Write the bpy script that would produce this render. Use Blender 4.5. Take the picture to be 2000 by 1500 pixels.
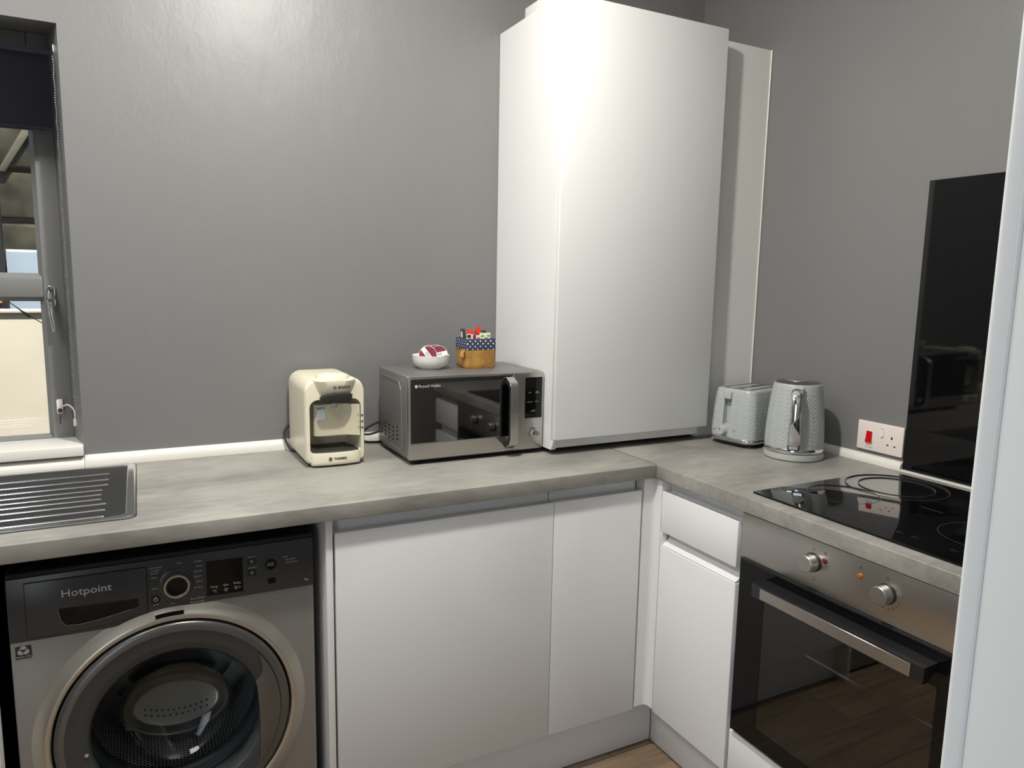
import bpy, bmesh, math, random
from mathutils import Vector, Matrix
random.seed(7)
S = bpy.context.scene
COL = S.collection
PI = math.pi
for o in list(bpy.data.objects):
    bpy.data.objects.remove(o)

# ------------------------------------------------------------------ camera
CAM = (-1.2952, -1.5994, 1.4192)
YAW, PITCH, ROLL, FPX = -0.4770, -0.1412, 0.0184, 1420.0
fw = Vector((-math.sin(YAW) * math.cos(PITCH), math.cos(YAW) * math.cos(PITCH), math.sin(PITCH)))
rr = Vector((math.cos(YAW), math.sin(YAW), 0)); uu = rr.cross(fw)
cr, sr = math.cos(ROLL), math.sin(ROLL)
r2, u2 = cr * rr + sr * uu, -sr * rr + cr * uu
cd = bpy.data.cameras.new('camera'); cam = bpy.data.objects.new('camera', cd); COL.objects.link(cam)
cam.matrix_world = Matrix(((r2.x, u2.x, -fw.x, CAM[0]), (r2.y, u2.y, -fw.y, CAM[1]), (r2.z, u2.z, -fw.z, CAM[2]), (0, 0, 0, 1)))
cd.sensor_fit = 'HORIZONTAL'; cd.sensor_width = 36.0; cd.lens = FPX / 2000 * 36.0
cd.clip_start = 0.02; cd.clip_end = 200
S.camera = cam

# ------------------------------------------------------------------ world, sun, lamps, exposure
W = bpy.data.worlds.new('sky'); S.world = W; W.use_nodes = True
wn = W.node_tree.nodes; wl = W.node_tree.links
sky = wn.new('ShaderNodeTexSky'); sky.sky_type = 'NISHITA'; sky.sun_disc = False
sky.sun_elevation = math.radians(58); sky.sun_rotation = math.radians(195)
wl.new(sky.outputs[0], wn['Background'].inputs[0]); wn['Background'].inputs[1].default_value = 0.25

def light(name, kind, loc, power, color, **k):
    l = bpy.data.lights.new(name, kind); l.energy = power; l.color = color
    for a, b in k.items(): setattr(l, a, b)
    o = bpy.data.objects.new(name, l); COL.objects.link(o); o.location = loc
    return o
sun = light('sun', 'SUN', (0, 0, 6), 7.0, (1.0, 0.95, 0.87), angle=0.01)
sun.rotation_euler = (math.radians(21), 0, math.radians(10))
KITCHEN_W, HALL_W, SIDE_W = 95.0, 12.0, 24.0
lamp = light('kitchen_lamp', 'POINT', (-0.88, -0.40, 2.60), KITCHEN_W * 0.30, (1.0, 0.97, 0.905), shadow_soft_size=0.045)
lamp_down = light('kitchen_lamp_down', 'AREA', (-0.88, -0.40, 2.595), KITCHEN_W * 0.24, (1.0, 0.97, 0.905), shape='DISK', size=0.09)
side = light('side_fill', 'AREA', (-2.1, -0.35, 2.66), SIDE_W, (1.0, 0.99, 0.97), shape='RECTANGLE', size=0.6, size_y=1.2)  # soft fill added overhead to lift the surfaces facing left
hall = light('hall_window_daylight', 'AREA', (-2.43, -2.6, 1.10), HALL_W, (0.84, 0.91, 1.0), shape='RECTANGLE', size=1.9, size_y=1.3)
hall.rotation_euler = (0, math.radians(-90), 0)

S.view_settings.view_transform = 'Standard'; S.view_settings.look = 'None'
S.view_settings.exposure = 0.05; S.view_settings.gamma = 1.0; S.view_settings.use_curve_mapping = False
S.cycles.max_bounces = 10; S.cycles.diffuse_bounces = 5; S.cycles.glossy_bounces = 5
S.cycles.transparent_max_bounces = 12; S.cycles.use_denoising = True
S.cycles.sample_clamp_indirect = 6.0

# ------------------------------------------------------------------ materials
MATS = {}
def mat(name, color, rough=0.5, metal=0.0, spec=0.5, coat=0.0, bump=None, vary=None, emit=None, coat_rough=0.05):
    """bump=(scale, strength, (sx,sy,sz)); vary=(color2, scale, (sx,sy,sz), lo, hi)"""
    m = bpy.data.materials.new(name); m.use_nodes = True
    n, l = m.node_tree.nodes, m.node_tree.links
    b = n['Principled BSDF']
    b.inputs['Base Color'].default_value = (*color, 1); b.inputs['Roughness'].default_value = rough
    b.inputs['Metallic'].default_value = metal; b.inputs['Specular IOR Level'].default_value = spec
    b.inputs['Coat Weight'].default_value = coat; b.inputs['Coat Roughness'].default_value = coat_rough
    tc = n.new('ShaderNodeTexCoord')
    def noise(scale, st, detail=4):
        mp = n.new('ShaderNodeMapping'); mp.inputs['Scale'].default_value = st
        l.new(tc.outputs['Object'], mp.inputs[0])
        t = n.new('ShaderNodeTexNoise'); t.inputs['Scale'].default_value = scale; t.inputs['Detail'].default_value = detail
        l.new(mp.outputs[0], t.inputs['Vector']); return t
    if vary:
        c2, sc, st, lo, hi = vary
        t = noise(sc, st, 6); r = n.new('ShaderNodeValToRGB')
        r.color_ramp.elements[0].position = lo; r.color_ramp.elements[0].color = (*color, 1)
        r.color_ramp.elements[1].position = hi; r.color_ramp.elements[1].color = (*c2, 1)
        l.new(t.outputs[0], r.inputs[0]); l.new(r.outputs[0], b.inputs['Base Color'])
    if bump:
        sc, stg, st = bump
        t = noise(sc, st, 5); bp = n.new('ShaderNodeBump'); bp.inputs['Strength'].default_value = stg
        bp.inputs['Distance'].default_value = 0.004
        l.new(t.outputs[0], bp.inputs['Height']); l.new(bp.outputs[0], b.inputs['Normal'])
    if emit:
        b.inputs['Emission Color'].default_value = (*emit[0], 1); b.inputs['Emission Strength'].default_value = emit[1]
    MATS[name] = m; return m
def srgb(r, g, b):
    f = lambda c: ((c / 255 + .055) / 1.055) ** 2.4 if c > 10 else c / 255 / 12.92
    return (f(r), f(g), f(b))

WALL = mat('grey_satin_paint', (0.19, 0.19, 0.189), 0.42, spec=0.5)
def wall_relief(m):
    n, l = m.node_tree.nodes, m.node_tree.links; b = n['Principled BSDF']; tc = n.new('ShaderNodeTexCoord')
    hs = None
    for sc, st, amp, det in ((120, (1, 1, .55), 0.10, 3), (26, (1, 1, .4), 0.24, 4), (6, (1, 1, .6), 0.9, 2)):
        mp = n.new('ShaderNodeMapping'); mp.inputs['Scale'].default_value = st; l.new(tc.outputs['Object'], mp.inputs[0])
        t = n.new('ShaderNodeTexNoise'); t.inputs['Scale'].default_value = sc; t.inputs['Detail'].default_value = det; l.new(mp.outputs[0], t.inputs['Vector'])
        q = n.new('ShaderNodeMath'); q.operation = 'MULTIPLY_ADD'; q.inputs[1].default_value = amp; q.inputs[2].default_value = 0.0
        l.new(t.outputs[0], q.inputs[0])
        if hs: l.new(hs, q.inputs[2])
        hs = q.outputs[0]
    bp = n.new('ShaderNodeBump'); bp.inputs['Strength'].default_value = 1.0; bp.inputs['Distance'].default_value = 0.0035
    l.new(hs, bp.inputs['Height']); l.new(bp.outputs[0], b.inputs['Normal'])
wall_relief(WALL)
WHITE = mat('white_gloss_laminate', (0.78, 0.78, 0.775), 0.16, spec=0.45)
WHITEM = mat('white_satin', (0.78, 0.77, 0.74), 0.4)
CREAMT = mat('white_plastic_trim', (0.80, 0.78, 0.72), 0.35)
CARC = mat('pale_grey_carcass', (0.55, 0.56, 0.58), 0.45)
BLACKG = mat('black_glass', (0.003, 0.003, 0.0035), 0.035, spec=0.38)
BLACK = mat('black_plastic', (0.012, 0.012, 0.013), 0.35)
BLACKM = mat('matt_black', (0.01, 0.01, 0.011), 0.7)
RUBBER = mat('black_rubber', (0.015, 0.015, 0.015), 0.6)
STEEL = mat('brushed_steel', (0.56, 0.54, 0.51), 0.30, 1.0, bump=(60, 0.05, (1, 1, 30)))
STEELH = mat('brushed_steel_horizontal', (0.50, 0.48, 0.45), 0.30, 1.0, bump=(40, 0.03, (1, 1, 40)))
SINKS = mat('sink_steel', (0.54, 0.54, 0.53), 0.18, 1.0)
CHROME = mat('chrome', (0.75, 0.75, 0.75), 0.06, 1.0)
DCHROME = mat('dark_chrome', (0.30, 0.30, 0.30), 0.12, 1.0)
MWSIDE = mat('silver_painted_steel', (0.22, 0.22, 0.215), 0.38, 0.55)
MIRROR = mat('mirrored_black_glass', (0.20, 0.20, 0.20), 0.03, 1.0)
CREAM = mat('cream_plastic', srgb(226, 220, 197), 0.28)
CREAMD = mat('cream_plastic_panel', srgb(205, 197, 172), 0.3)
GRAPH = mat('graphite_painted_steel', (0.32, 0.315, 0.30), 0.42, 0.6)
GRAPHD = mat('dark_graphite_plastic', (0.040, 0.043, 0.047), 0.25)
GRAPHR = mat('graphite_door_ring', (0.15, 0.148, 0.142), 0.28, 0.7)
BRONZE = mat('satin_bronze_silver', (0.54, 0.51, 0.45), 0.30, 0.85)
PRINT = mat('pale_print', (0.55, 0.55, 0.54), 0.6)
PRINTD = mat('dim_print', (0.20, 0.20, 0.20), 0.6)
DARKP = mat('dark_print', (0.03, 0.03, 0.03), 0.6)
WHITEP = mat('white_print', (0.75, 0.74, 0.72), 0.5)
RED = mat('red_plastic', srgb(196, 12, 24), 0.25)
REDL = mat('red_lens', srgb(112, 8, 8), 0.2)
AMBER = mat('amber_lens', srgb(170, 84, 10), 0.2)
CERAM = mat('white_ceramic', (0.80, 0.79, 0.75), 0.12)
MAROON = mat('maroon_foil', srgb(112, 20, 48), 0.6)
PACKW = mat('white_packet', (0.78, 0.76, 0.74), 0.4)
PACKR = mat('red_packet', srgb(226, 56, 40), 0.35)
PACKG = mat('pale_green_packet', srgb(222, 228, 190), 0.5)
GREENP = mat('dull_green_print', srgb(110, 130, 70), 0.5)
BAGK = mat('brown_kraft_fabric', srgb(176, 132, 66), 0.7, bump=(60, 0.5, (1, 1, 1)), vary=(srgb(140, 98, 42), 22, (1, 1, 1), 0.35, 0.7))
FRAME = mat('grey_window_paint', srgb(122, 122, 120), 0.4)
WOODB = mat('raw_timber', srgb(178, 150, 104), 0.7)
PLUG = mat('white_socket_plastic', srgb(240, 228, 222), 0.3)
BEADS = mat('clear_grey_beads', (0.20, 0.20, 0.20), 0.25)
DOORP = mat('white_gloss_paint', (0.78, 0.80, 0.80), 0.28, bump=(9, 0.05, (1, 1, 0.3)))
CEIL = mat('white_ceiling_paint', (0.80, 0.79, 0.77), 0.8)
HALLW = mat('grey_hall_paint', (0.20, 0.20, 0.205), 0.6)
PEB = mat('pale_concrete_render', srgb(234, 226, 208), 0.9, bump=(8, 0.5, (1, 1, 1)), vary=(srgb(222, 212, 190), 2.2, (1, 1, 1), 0.4, 0.75))
STONE = mat('weathered_stone', srgb(92, 82, 64), 0.9, bump=(9, 1.0, (1, 1, 1)), vary=(srgb(44, 40, 30), 9, (1, 1, 1), 0.35, 0.65))
STONE2 = mat('grey_green_stone', srgb(84, 80, 64), 0.9, bump=(9, 1.0, (1, 1, 1)), vary=(srgb(46, 46, 36), 8, (1, 1, 1), 0.35, 0.65))
MORTAR = mat('pale_mortar', srgb(120, 114, 98), 0.95, bump=(30, 0.6, (1, 1, 1)))
BLUEB = mat('pale_blue_board', srgb(196, 214, 232), 0.5)
YELL = mat('yellow_plastic', srgb(230, 160, 40), 0.5)
YARD = mat('yard_concrete', srgb(150, 142, 128), 0.9)
TOASTG = mat('grey_moulded_plastic', srgb(178, 180, 178), 0.32)
BADGE = mat('badge_silver', (0.6, 0.6, 0.6), 0.2, 0.9)
STICK = mat('pale_blue_sticker', srgb(214, 222, 226), 0.5)
BLUEP = mat('blue_print', srgb(40, 90, 135), 0.5)

def worktop_mat():
    m = mat('concrete_laminate', (0.36, 0.345, 0.315), 0.42, spec=0.35)
    n, l = m.node_tree.nodes, m.node_tree.links; b = n['Principled BSDF']
    tc = n.new('ShaderNodeTexCoord')
    def nz(sc, st, d):
        mp = n.new('ShaderNodeMapping'); mp.inputs['Scale'].default_value = st; l.new(tc.outputs['Object'], mp.inputs[0])
        t = n.new('ShaderNodeTexNoise'); t.inputs['Scale'].default_value = sc; t.inputs['Detail'].default_value = d
        l.new(mp.outputs[0], t.inputs['Vector']); return t
    a = nz(4.5, (0.8, 1.5, 1.5), 8); c = nz(50, (0.4, 1.3, 1.3), 3)
    mx = n.new('ShaderNodeMath'); mx.operation = 'MULTIPLY_ADD'; mx.inputs[1].default_value = 0.35
    l.new(c.outputs[0], mx.inputs[0]); l.new(a.outputs[0], mx.inputs[2])
    r = n.new('ShaderNodeValToRGB'); e = r.color_ramp.elements
    e[0].position = 0.48; e[0].color = (0.205, 0.198, 0.180, 1); e[1].position = 0.84; e[1].color = (0.36, 0.347, 0.312, 1)
    l.new(mx.outputs[0], r.inputs[0]); l.new(r.outputs[0], b.inputs['Base Color'])
    return m
WTOP = worktop_mat()

def wood_mat(i):
    base = [(150, 130, 106), (140, 121, 98), (158, 138, 113)][i]; dk = [(116, 98, 76), (108, 90, 70), (124, 104, 82)][i]
    return mat('oak_plank_%s' % 'abc'[i], srgb(*base), 0.45, vary=(srgb(*dk), 9, (0.35, 5, 1), 0.4, 0.68))
WOODS = [wood_mat(i) for i in range(3)]

WEAVE = mat('grey_weave_plastic', srgb(172, 176, 175), 0.30)

def drum_mat():
    m = mat('perforated_drum_steel', (0.50, 0.50, 0.49), 0.3, 0.4)
    n, l = m.node_tree.nodes, m.node_tree.links; b = n['Principled BSDF']
    uv = n.new('ShaderNodeUVMap')
    outs = []
    for off in ((0, 0), (0.5, 0.5)):
        mp = n.new('ShaderNodeMapping'); mp.inputs['Scale'].default_value = (1 / 0.0165, 1 / 0.0105, 1); mp.inputs['Location'].default_value = (*off, 0)
        l.new(uv.outputs[0], mp.inputs[0])
        fr = n.new('ShaderNodeVectorMath'); fr.operation = 'FRACTION'; l.new(mp.outputs[0], fr.inputs[0])
        sb = n.new('ShaderNodeVectorMath'); sb.operation = 'SUBTRACT'; sb.inputs[1].default_value = (0.5, 0.5, 0); l.new(fr.outputs[0], sb.inputs[0])
        ml = n.new('ShaderNodeVectorMath'); ml.operation = 'MULTIPLY'; ml.inputs[1].default_value = (0.0165, 0.0105, 0); l.new(sb.outputs[0], ml.inputs[0])
        ln = n.new('ShaderNodeVectorMath'); ln.operation = 'LENGTH'; l.new(ml.outputs[0], ln.inputs[0]); outs.append(ln.outputs['Value'])
    mn = n.new('ShaderNodeMath'); mn.operation = 'MINIMUM'; l.new(outs[0], mn.inputs[0]); l.new(outs[1], mn.inputs[1])
    gt = n.new('ShaderNodeMath'); gt.operation = 'GREATER_THAN'; gt.inputs[1].default_value = 0.0036; l.new(mn.outputs[0], gt.inputs[0])
    mx = n.new('ShaderNodeMix'); mx.data_type = 'RGBA'; l.new(gt.outputs[0], mx.inputs['Factor'])
    mx.inputs['A'].default_value = (0.004, 0.004, 0.004, 1); mx.inputs['B'].default_value = (0.88, 0.88, 0.87, 1)
    l.new(mx.outputs['Result'], b.inputs['Base Color'])
    return m
DRUM = drum_mat()

def glass_mat(name, tint, f0=0.045, rough=0.02):
    m = bpy.data.materials.new(name); m.use_nodes = True
    n, l = m.node_tree.nodes, m.node_tree.links; n.clear()
    o = n.new('ShaderNodeOutputMaterial'); t = n.new('ShaderNodeBsdfTransparent'); t.inputs[0].default_value = (*tint, 1)
    g = n.new('ShaderNodeBsdfGlossy'); g.inputs['Roughness'].default_value = rough
    lw = n.new('ShaderNodeLayerWeight'); lw.inputs['Blend'].default_value = 0.5
    pw = n.new('ShaderNodeMath'); pw.operation = 'POWER'; pw.inputs[1].default_value = 5.0; l.new(lw.outputs['Facing'], pw.inputs[0])
    ma = n.new('ShaderNodeMath'); ma.operation = 'MULTIPLY_ADD'; ma.inputs[1].default_value = 0.6; ma.inputs[2].default_value = f0; l.new(pw.outputs[0], ma.inputs[0])
    mx = n.new('ShaderNodeMixShader'); l.new(ma.outputs[0], mx.inputs[0]); l.new(t.outputs[0], mx.inputs[1]); l.new(g.outputs[0], mx.inputs[2])
    l.new(mx.outputs[0], o.inputs[0]); return m
GLASS = glass_mat('clear_glass', (0.95, 0.96, 0.95))
GLASSD = glass_mat('smoked_glass', (0.65, 0.65, 0.64), 0.10)
GLASSP = glass_mat('porthole_glass', (0.86, 0.90, 0.90))

def blind_mat():
    m = bpy.data.materials.new('dark_blind_fabric'); m.use_nodes = True
    n, l = m.node_tree.nodes, m.node_tree.links; n.clear()
    o = n.new('ShaderNodeOutputMaterial'); d = n.new('ShaderNodeBsdfDiffuse'); d.inputs[0].default_value = (0.004, 0.004, 0.006, 1)
    t = n.new('ShaderNodeBsdfTranslucent'); t.inputs[0].default_value = (0.22, 0.22, 0.24, 1)
    a = n.new('ShaderNodeAddShader'); l.new(d.outputs[0], a.inputs[0]); l.new(t.outputs[0], a.inputs[1]); l.new(a.outputs[0], o.inputs[0])
    return m
BLIND = blind_mat()

def dots_mat():
    m = mat('navy_fabric_white_dots', srgb(44, 50, 76), 0.85)
    n, l = m.node_tree.nodes, m.node_tree.links; b = n['Principled BSDF']
    uv = n.new('ShaderNodeUVMap'); outs = []
    for off in ((0, 0), (0.5, 0.5)):
        mp = n.new('ShaderNodeMapping'); mp.inputs['Scale'].default_value = (1 / 0.0168, 1 / 0.0165, 1); mp.inputs['Location'].default_value = (*off, 0)
        l.new(uv.outputs[0], mp.inputs[0])
        fr = n.new('ShaderNodeVectorMath'); fr.operation = 'FRACTION'; l.new(mp.outputs[0], fr.inputs[0])
        ds = n.new('ShaderNodeVectorMath'); ds.operation = 'DISTANCE'; ds.inputs[1].default_value = (0.5, 0.5, 0); l.new(fr.outputs[0], ds.inputs[0]); outs.append(ds.outputs['Value'])
    mn = n.new('ShaderNodeMath'); mn.operation = 'MINIMUM'; l.new(outs[0], mn.inputs[0]); l.new(outs[1], mn.inputs[1])
    lt = n.new('ShaderNodeMath'); lt.operation = 'LESS_THAN'; lt.inputs[1].default_value = 0.135; l.new(mn.outputs[0], lt.inputs[0])
    mx = n.new('ShaderNodeMix'); mx.data_type = 'RGBA'; l.new(lt.outputs[0], mx.inputs['Factor'])
    mx.inputs['A'].default_value = (*srgb(44, 50, 76), 1); mx.inputs['B'].default_value = (0.75, 0.75, 0.75, 1)
    l.new(mx.outputs['Result'], b.inputs['Base Color']); return m
DOTS = dots_mat()

# ------------------------------------------------------------------ helpers
def B(): return bmesh.new()
def merge(bm, b2):
    t = bpy.data.meshes.new('t'); b2.to_mesh(t); b2.free(); bm.from_mesh(t); bpy.data.meshes.remove(t)
def box(bm, x0, x1, y0, y1, z0, z1, bev=0.0, seg=2):
    b = B(); bmesh.ops.create_cube(b, size=1)
    for v in b.verts:
        v.co = Vector(((x0 + x1) / 2 + v.co.x * (x1 - x0), (y0 + y1) / 2 + v.co.y * (y1 - y0), (z0 + z1) / 2 + v.co.z * (z1 - z0)))
    if bev > 0:
        bmesh.ops.bevel(b, geom=b.edges[:], offset=bev, segments=seg, affect='EDGES', profile=0.5)
    merge(bm, b); return bm
AX = {'x': lambda a, u, v: (a, u, v), 'y': lambda a, u, v: (u, a, v), 'z': lambda a, u, v: (u, v, a)}
def prism(bm, pts, ax, a0, a1, bev=0.0, seg=2):
    """polygon pts in the two other axes (in x,y,z order), extruded along ax"""
    b = B(); f = AX[ax]
    lo = [b.verts.new(f(a0, *p)) for p in pts]; hi = [b.verts.new(f(a1, *p)) for p in pts]
    k = len(pts)
    b.faces.new(lo); b.faces.new(hi[::-1])
    for i in range(k): b.faces.new((lo[i], hi[i], hi[(i + 1) % k], lo[(i + 1) % k]))
    bmesh.ops.recalc_face_normals(b, faces=b.faces[:])
    if bev > 0:
        es = [e for e in b.edges if any(len(fc.verts) == k for fc in e.link_faces)] if k > 4 else b.edges[:]
        bmesh.ops.bevel(b, geom=es, offset=bev, segments=seg, affect='EDGES', profile=0.5)
    merge(bm, b); return bm
def lathe(bm, prof, c, ax='z', n=32, cap=True, a0=0.0, a1=2 * PI):
    """prof: list of (r, along)"""
    b = B(); full = abs(a1 - a0 - 2 * PI) < 1e-6; rings = []
    m = n if full else n + 1
    for r, h in prof:
        ring = []
        for i in range(m):
            t = a0 + (a1 - a0) * i / n; p = (r * math.cos(t), r * math.sin(t))
            q = {'z': (p[0], p[1], h), 'y': (p[0], h, p[1]), 'x': (h, p[0], p[1])}[ax]
            ring.append(b.verts.new((c[0] + q[0], c[1] + q[1], c[2] + q[2])))
        rings.append(ring)
    for A, Bn in zip(rings, rings[1:]):
        for i in range(m if full else m - 1):
            j = (i + 1) % m
            b.faces.new((A[i], A[j], Bn[j], Bn[i]))
    if cap and full:
        if prof[0][0] > 1e-6: b.faces.new(rings[0][::-1])
        if prof[-1][0] > 1e-6: b.faces.new(rings[-1])
    bmesh.ops.remove_doubles(b, verts=b.verts[:], dist=1e-6)
    bmesh.ops.recalc_face_normals(b, faces=b.faces[:])
    merge(bm, b); return bm
def tube(bm, path, r, n=8, closed=False):
    b = B(); P = [Vector(p) for p in path]; rings = []
    N = Vector((0, 0, 1)); k = len(P)
    for i in range(k):
        t = (P[(i + 1) % k] - P[i - 1]) if closed else (P[min(i + 1, k - 1)] - P[max(i - 1, 0)])
        t.normalize()
        if abs(t.dot(N)) > 0.95: N = Vector((1, 0, 0)) if abs(t.x) < 0.9 else Vector((0, 1, 0))
        u = N - t * N.dot(t); u.normalize(); N = u; v = t.cross(u)
        ra = r[i] if isinstance(r, (list, tuple)) else r
        rings.append([b.verts.new(P[i] + (u * math.cos(2 * PI * j / n) + v * math.sin(2 * PI * j / n)) * ra) for j in range(n)])
    prs = list(zip(rings, rings[1:])) + ([(rings[-1], rings[0])] if closed else [])
    for A, Bn in prs:
        for j in range(n): b.faces.new((A[j], A[(j + 1) % n], Bn[(j + 1) % n], Bn[j]))
    if not closed: b.faces.new(rings[0][::-1]); b.faces.new(rings[-1])
    bmesh.ops.recalc_face_normals(b, faces=b.faces[:]); merge(bm, b); return bm
def curve(pts, n=8):
    """Catmull-Rom through pts"""
    P = [Vector(p) for p in pts]; P = [2 * P[0] - P[1]] + P + [2 * P[-1] - P[-2]]; out = []
    for i in range(1, len(P) - 2):
        for k in range(n):
            t = k / n; a, b_, c, d = P[i - 1:i + 3]
            out.append(0.5 * ((2 * b_) + (c - a) * t + (2 * a - 5 * b_ + 4 * c - d) * t * t + (3 * b_ - a - 3 * c + d) * t ** 3))
    out.append(P[-2]); return out
def rrect(hx, hy, r, n=6, cx=0, cy=0):
    pts = []
    for sx, sy, a in ((1, 1, 0), (-1, 1, PI / 2), (-1, -1, PI), (1, -1, 1.5 * PI)):
        for k in range(n + 1):
            t = a + PI / 2 * k / n
            pts.append((cx + sx * (hx - r) + r * math.cos(t), cy + sy * (hy - r) + r * math.sin(t)))
    return pts
def rr4(x0, x1, z0, z1, r, n=6): return rrect((x1 - x0) / 2, (z1 - z0) / 2, r, n, (x0 + x1) / 2, (z0 + z1) / 2)
def loft(bm, secs, cap=True, uv=False):
    """secs: list of lists of 3D points, same count; closed rings"""
    b = B(); rings = [[b.verts.new(p) for p in s] for s in secs]; k = len(secs[0])
    lay = b.loops.layers.uv.new('UVMap') if uv else None
    per = [0.0]
    for i in range(k): per.append(per[-1] + (Vector(secs[0][(i + 1) % k]) - Vector(secs[0][i])).length)
    for q, (A, Bn) in enumerate(zip(rings, rings[1:])):
        for i in range(k):
            j = (i + 1) % k; f = b.faces.new((A[i], A[j], Bn[j], Bn[i]))
            if lay:
                for lp, (u, vv) in zip(f.loops, ((per[i], A[i]), (per[i + 1], A[j]), (per[i + 1], Bn[j]), (per[i], Bn[i]))):
                    lp[lay].uv = (u, vv.co.z)
    if cap: b.faces.new(rings[0][::-1]); b.faces.new(rings[-1])
    if not uv: bmesh.ops.recalc_face_normals(b, faces=b.faces[:])
    merge(bm, b); return bm

def weave(secs, n, rows, amp=0.0019, P=0.0155, V=0.0122, flat=None):
    """resample a stack of closed rings finely and raise a herringbone relief on it"""
    def resample(ring):
        R = [Vector(p) for p in ring]; L = [0.0]
        for i in range(len(R)): L.append(L[-1] + (R[(i + 1) % len(R)] - R[i]).length)
        out = []; j = 0
        for k in range(n):
            d = L[-1] * k / n
            while L[j + 1] < d: j += 1
            q = (d - L[j]) / max(L[j + 1] - L[j], 1e-9); out.append(R[j].lerp(R[(j + 1) % len(R)], q))
        return out, L[-1]
    RS = [resample(r_) for r_ in secs]; zs = [r_[0].z for r_, _ in RS]; cols = max(2, 2 * round(RS[0][1] / P / 2)); out = []
    for q in range(rows + 1):
        z = zs[0] + (zs[-1] - zs[0]) * q / rows; i = max(k for k in range(len(zs) - 1) if zs[k] <= z + 1e-9); f = (z - zs[i]) / (zs[i + 1] - zs[i])
        base = [a_.lerp(b_, f) for a_, b_ in zip(RS[i][0], RS[i + 1][0])]; ring = []
        edge = min(1, (z - zs[0]) / 0.006, (zs[-1] - z) / 0.012)
        for k in range(n):
            c = k / n * cols; fr = c - math.floor(c); zig = fr if int(c) % 2 == 0 else 1 - fr
            tt = (z + zig * P * 1.35) / V; saw = tt - math.floor(tt)
            h = (saw / 0.72 if saw < 0.72 else (1 - saw) / 0.28)
            nb = base[(k + 1) % n] - base[k - 1]; nv = Vector((nb.y, -nb.x, 0)).normalized()
            w = edge * (1 if flat is None else flat(base[k])); ring.append(base[k] + nv * (amp * (h - 0.5) * w))
        out.append(ring)
    return out
def tag(o, label=None, cat=None, group=None, kind=None):
    for k, v in (('label', label), ('category', cat), ('group', group), ('kind', kind)):
        if v: o[k] = v
    return o
def thing(name, label, cat, loc=(0, 0, 0), group=None, rotz=0.0):
    o = bpy.data.objects.new(name, None); COL.objects.link(o); o.location = loc; o.rotation_euler = (0, 0, rotz)
    o.empty_display_size = 0.05
    return tag(o, label, cat, group)
def root_of(o):
    while o.parent: o = o.parent
    return o
def obj(name, bm, m, parent=None, local=False, smooth=38, label=None):
    me = bpy.data.meshes.new(name); bm.to_mesh(me); bm.free()
    if parent and not local:
        me.transform(Matrix.Translation(-root_of(parent).location))
    me.materials.append(m)
    if smooth:
        me.polygons.foreach_set('use_smooth', [True] * len(me.polygons))
        me.set_sharp_from_angle(angle=math.radians(smooth))
    o = bpy.data.objects.new(name, me); COL.objects.link(o)
    if parent: o.parent = parent
    if label: o['label'] = label
    return o
def struct(name, bm, m, **k):
    o = obj(name, bm, m, **k); o['kind'] = 'structure'; return o
def stuff(o): o['kind'] = 'stuff'; return o
def cut(o, cutter_bm, name='c'):
    """boolean difference, applied"""
    me = bpy.data.meshes.new(name); cutter_bm.to_mesh(me); cutter_bm.free()
    c = bpy.data.objects.new(name, me); COL.objects.link(c); c.matrix_world = o.matrix_world.copy()
    if o.parent: c.parent = o.parent; c.matrix_parent_inverse = o.matrix_parent_inverse
    md = o.modifiers.new('b', 'BOOLEAN'); md.object = c; md.operation = 'DIFFERENCE'; md.solver = 'EXACT'
    dg = bpy.context.evaluated_depsgraph_get(); dg.update()
    nm = bpy.data.meshes.new_from_object(o.evaluated_get(dg)); o.modifiers.clear()
    old = o.data; o.data = nm; nm.name = o.name; bpy.data.meshes.remove(old)
    bpy.data.objects.remove(c)
    nm.polygons.foreach_set('use_smooth', [True] * len(nm.polygons)); nm.set_sharp_from_angle(angle=math.radians(35))
    return o
ROT = {'-y': Matrix(((1, 0, 0), (0, 0, -1), (0, 1, 0))).to_4x4(), '-x': Matrix(((0, 0, -1), (-1, 0, 0), (0, 1, 0))).to_4x4(),
       'z': Matrix.Identity(4)}
def text(bm, s, size, pos, face='-y', align='CENTER', rot=0.0, ext=0.0002, wide=1.0, rotm=None, bold=0.0):
    cu = bpy.data.curves.new('t', 'FONT'); cu.body = s; cu.size = size; cu.align_x = align; cu.align_y = 'CENTER'; cu.extrude = ext; cu.offset = bold
    cu.resolution_u = 2
    o = bpy.data.objects.new('t', cu); COL.objects.link(o)
    dg = bpy.context.evaluated_depsgraph_get(); me = bpy.data.meshes.new_from_object(o.evaluated_get(dg))
    R = rotm if rotm is not None else ROT[face]
    me.transform(Matrix.Translation(pos) @ R @ Matrix.Rotation(rot, 4, 'Z') @ Matrix.Diagonal((wide, 1, 1, 1)))
    bm.from_mesh(me); bpy.data.meshes.remove(me); bpy.data.objects.remove(o); bpy.data.curves.remove(cu)
    return bm
def ring(bm, c, r0, r1, h, ax='z', n=40, a0=0.0, a1=2 * PI):
    """flat printed ring/arc of thickness h"""
    s = -1 if ax != 'z' else 1
    lathe(bm, [(r0, 0), (r1, 0), (r1, s * h), (r0, s * h), (r0, 0)], c, ax, n, cap=False, a0=a0, a1=a1); return bm

# ------------------------------------------------------------------ the room
WX, WY = 0.611, 0.6045           # right wall, back wall
HT = 0.908                       # worktop top
YW = 0.86                        # outer face of the back wall
CZ = 2.70
LX = -2.45                       # left wall
HB = -3.6                        # far end of the hall behind the camera

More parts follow.
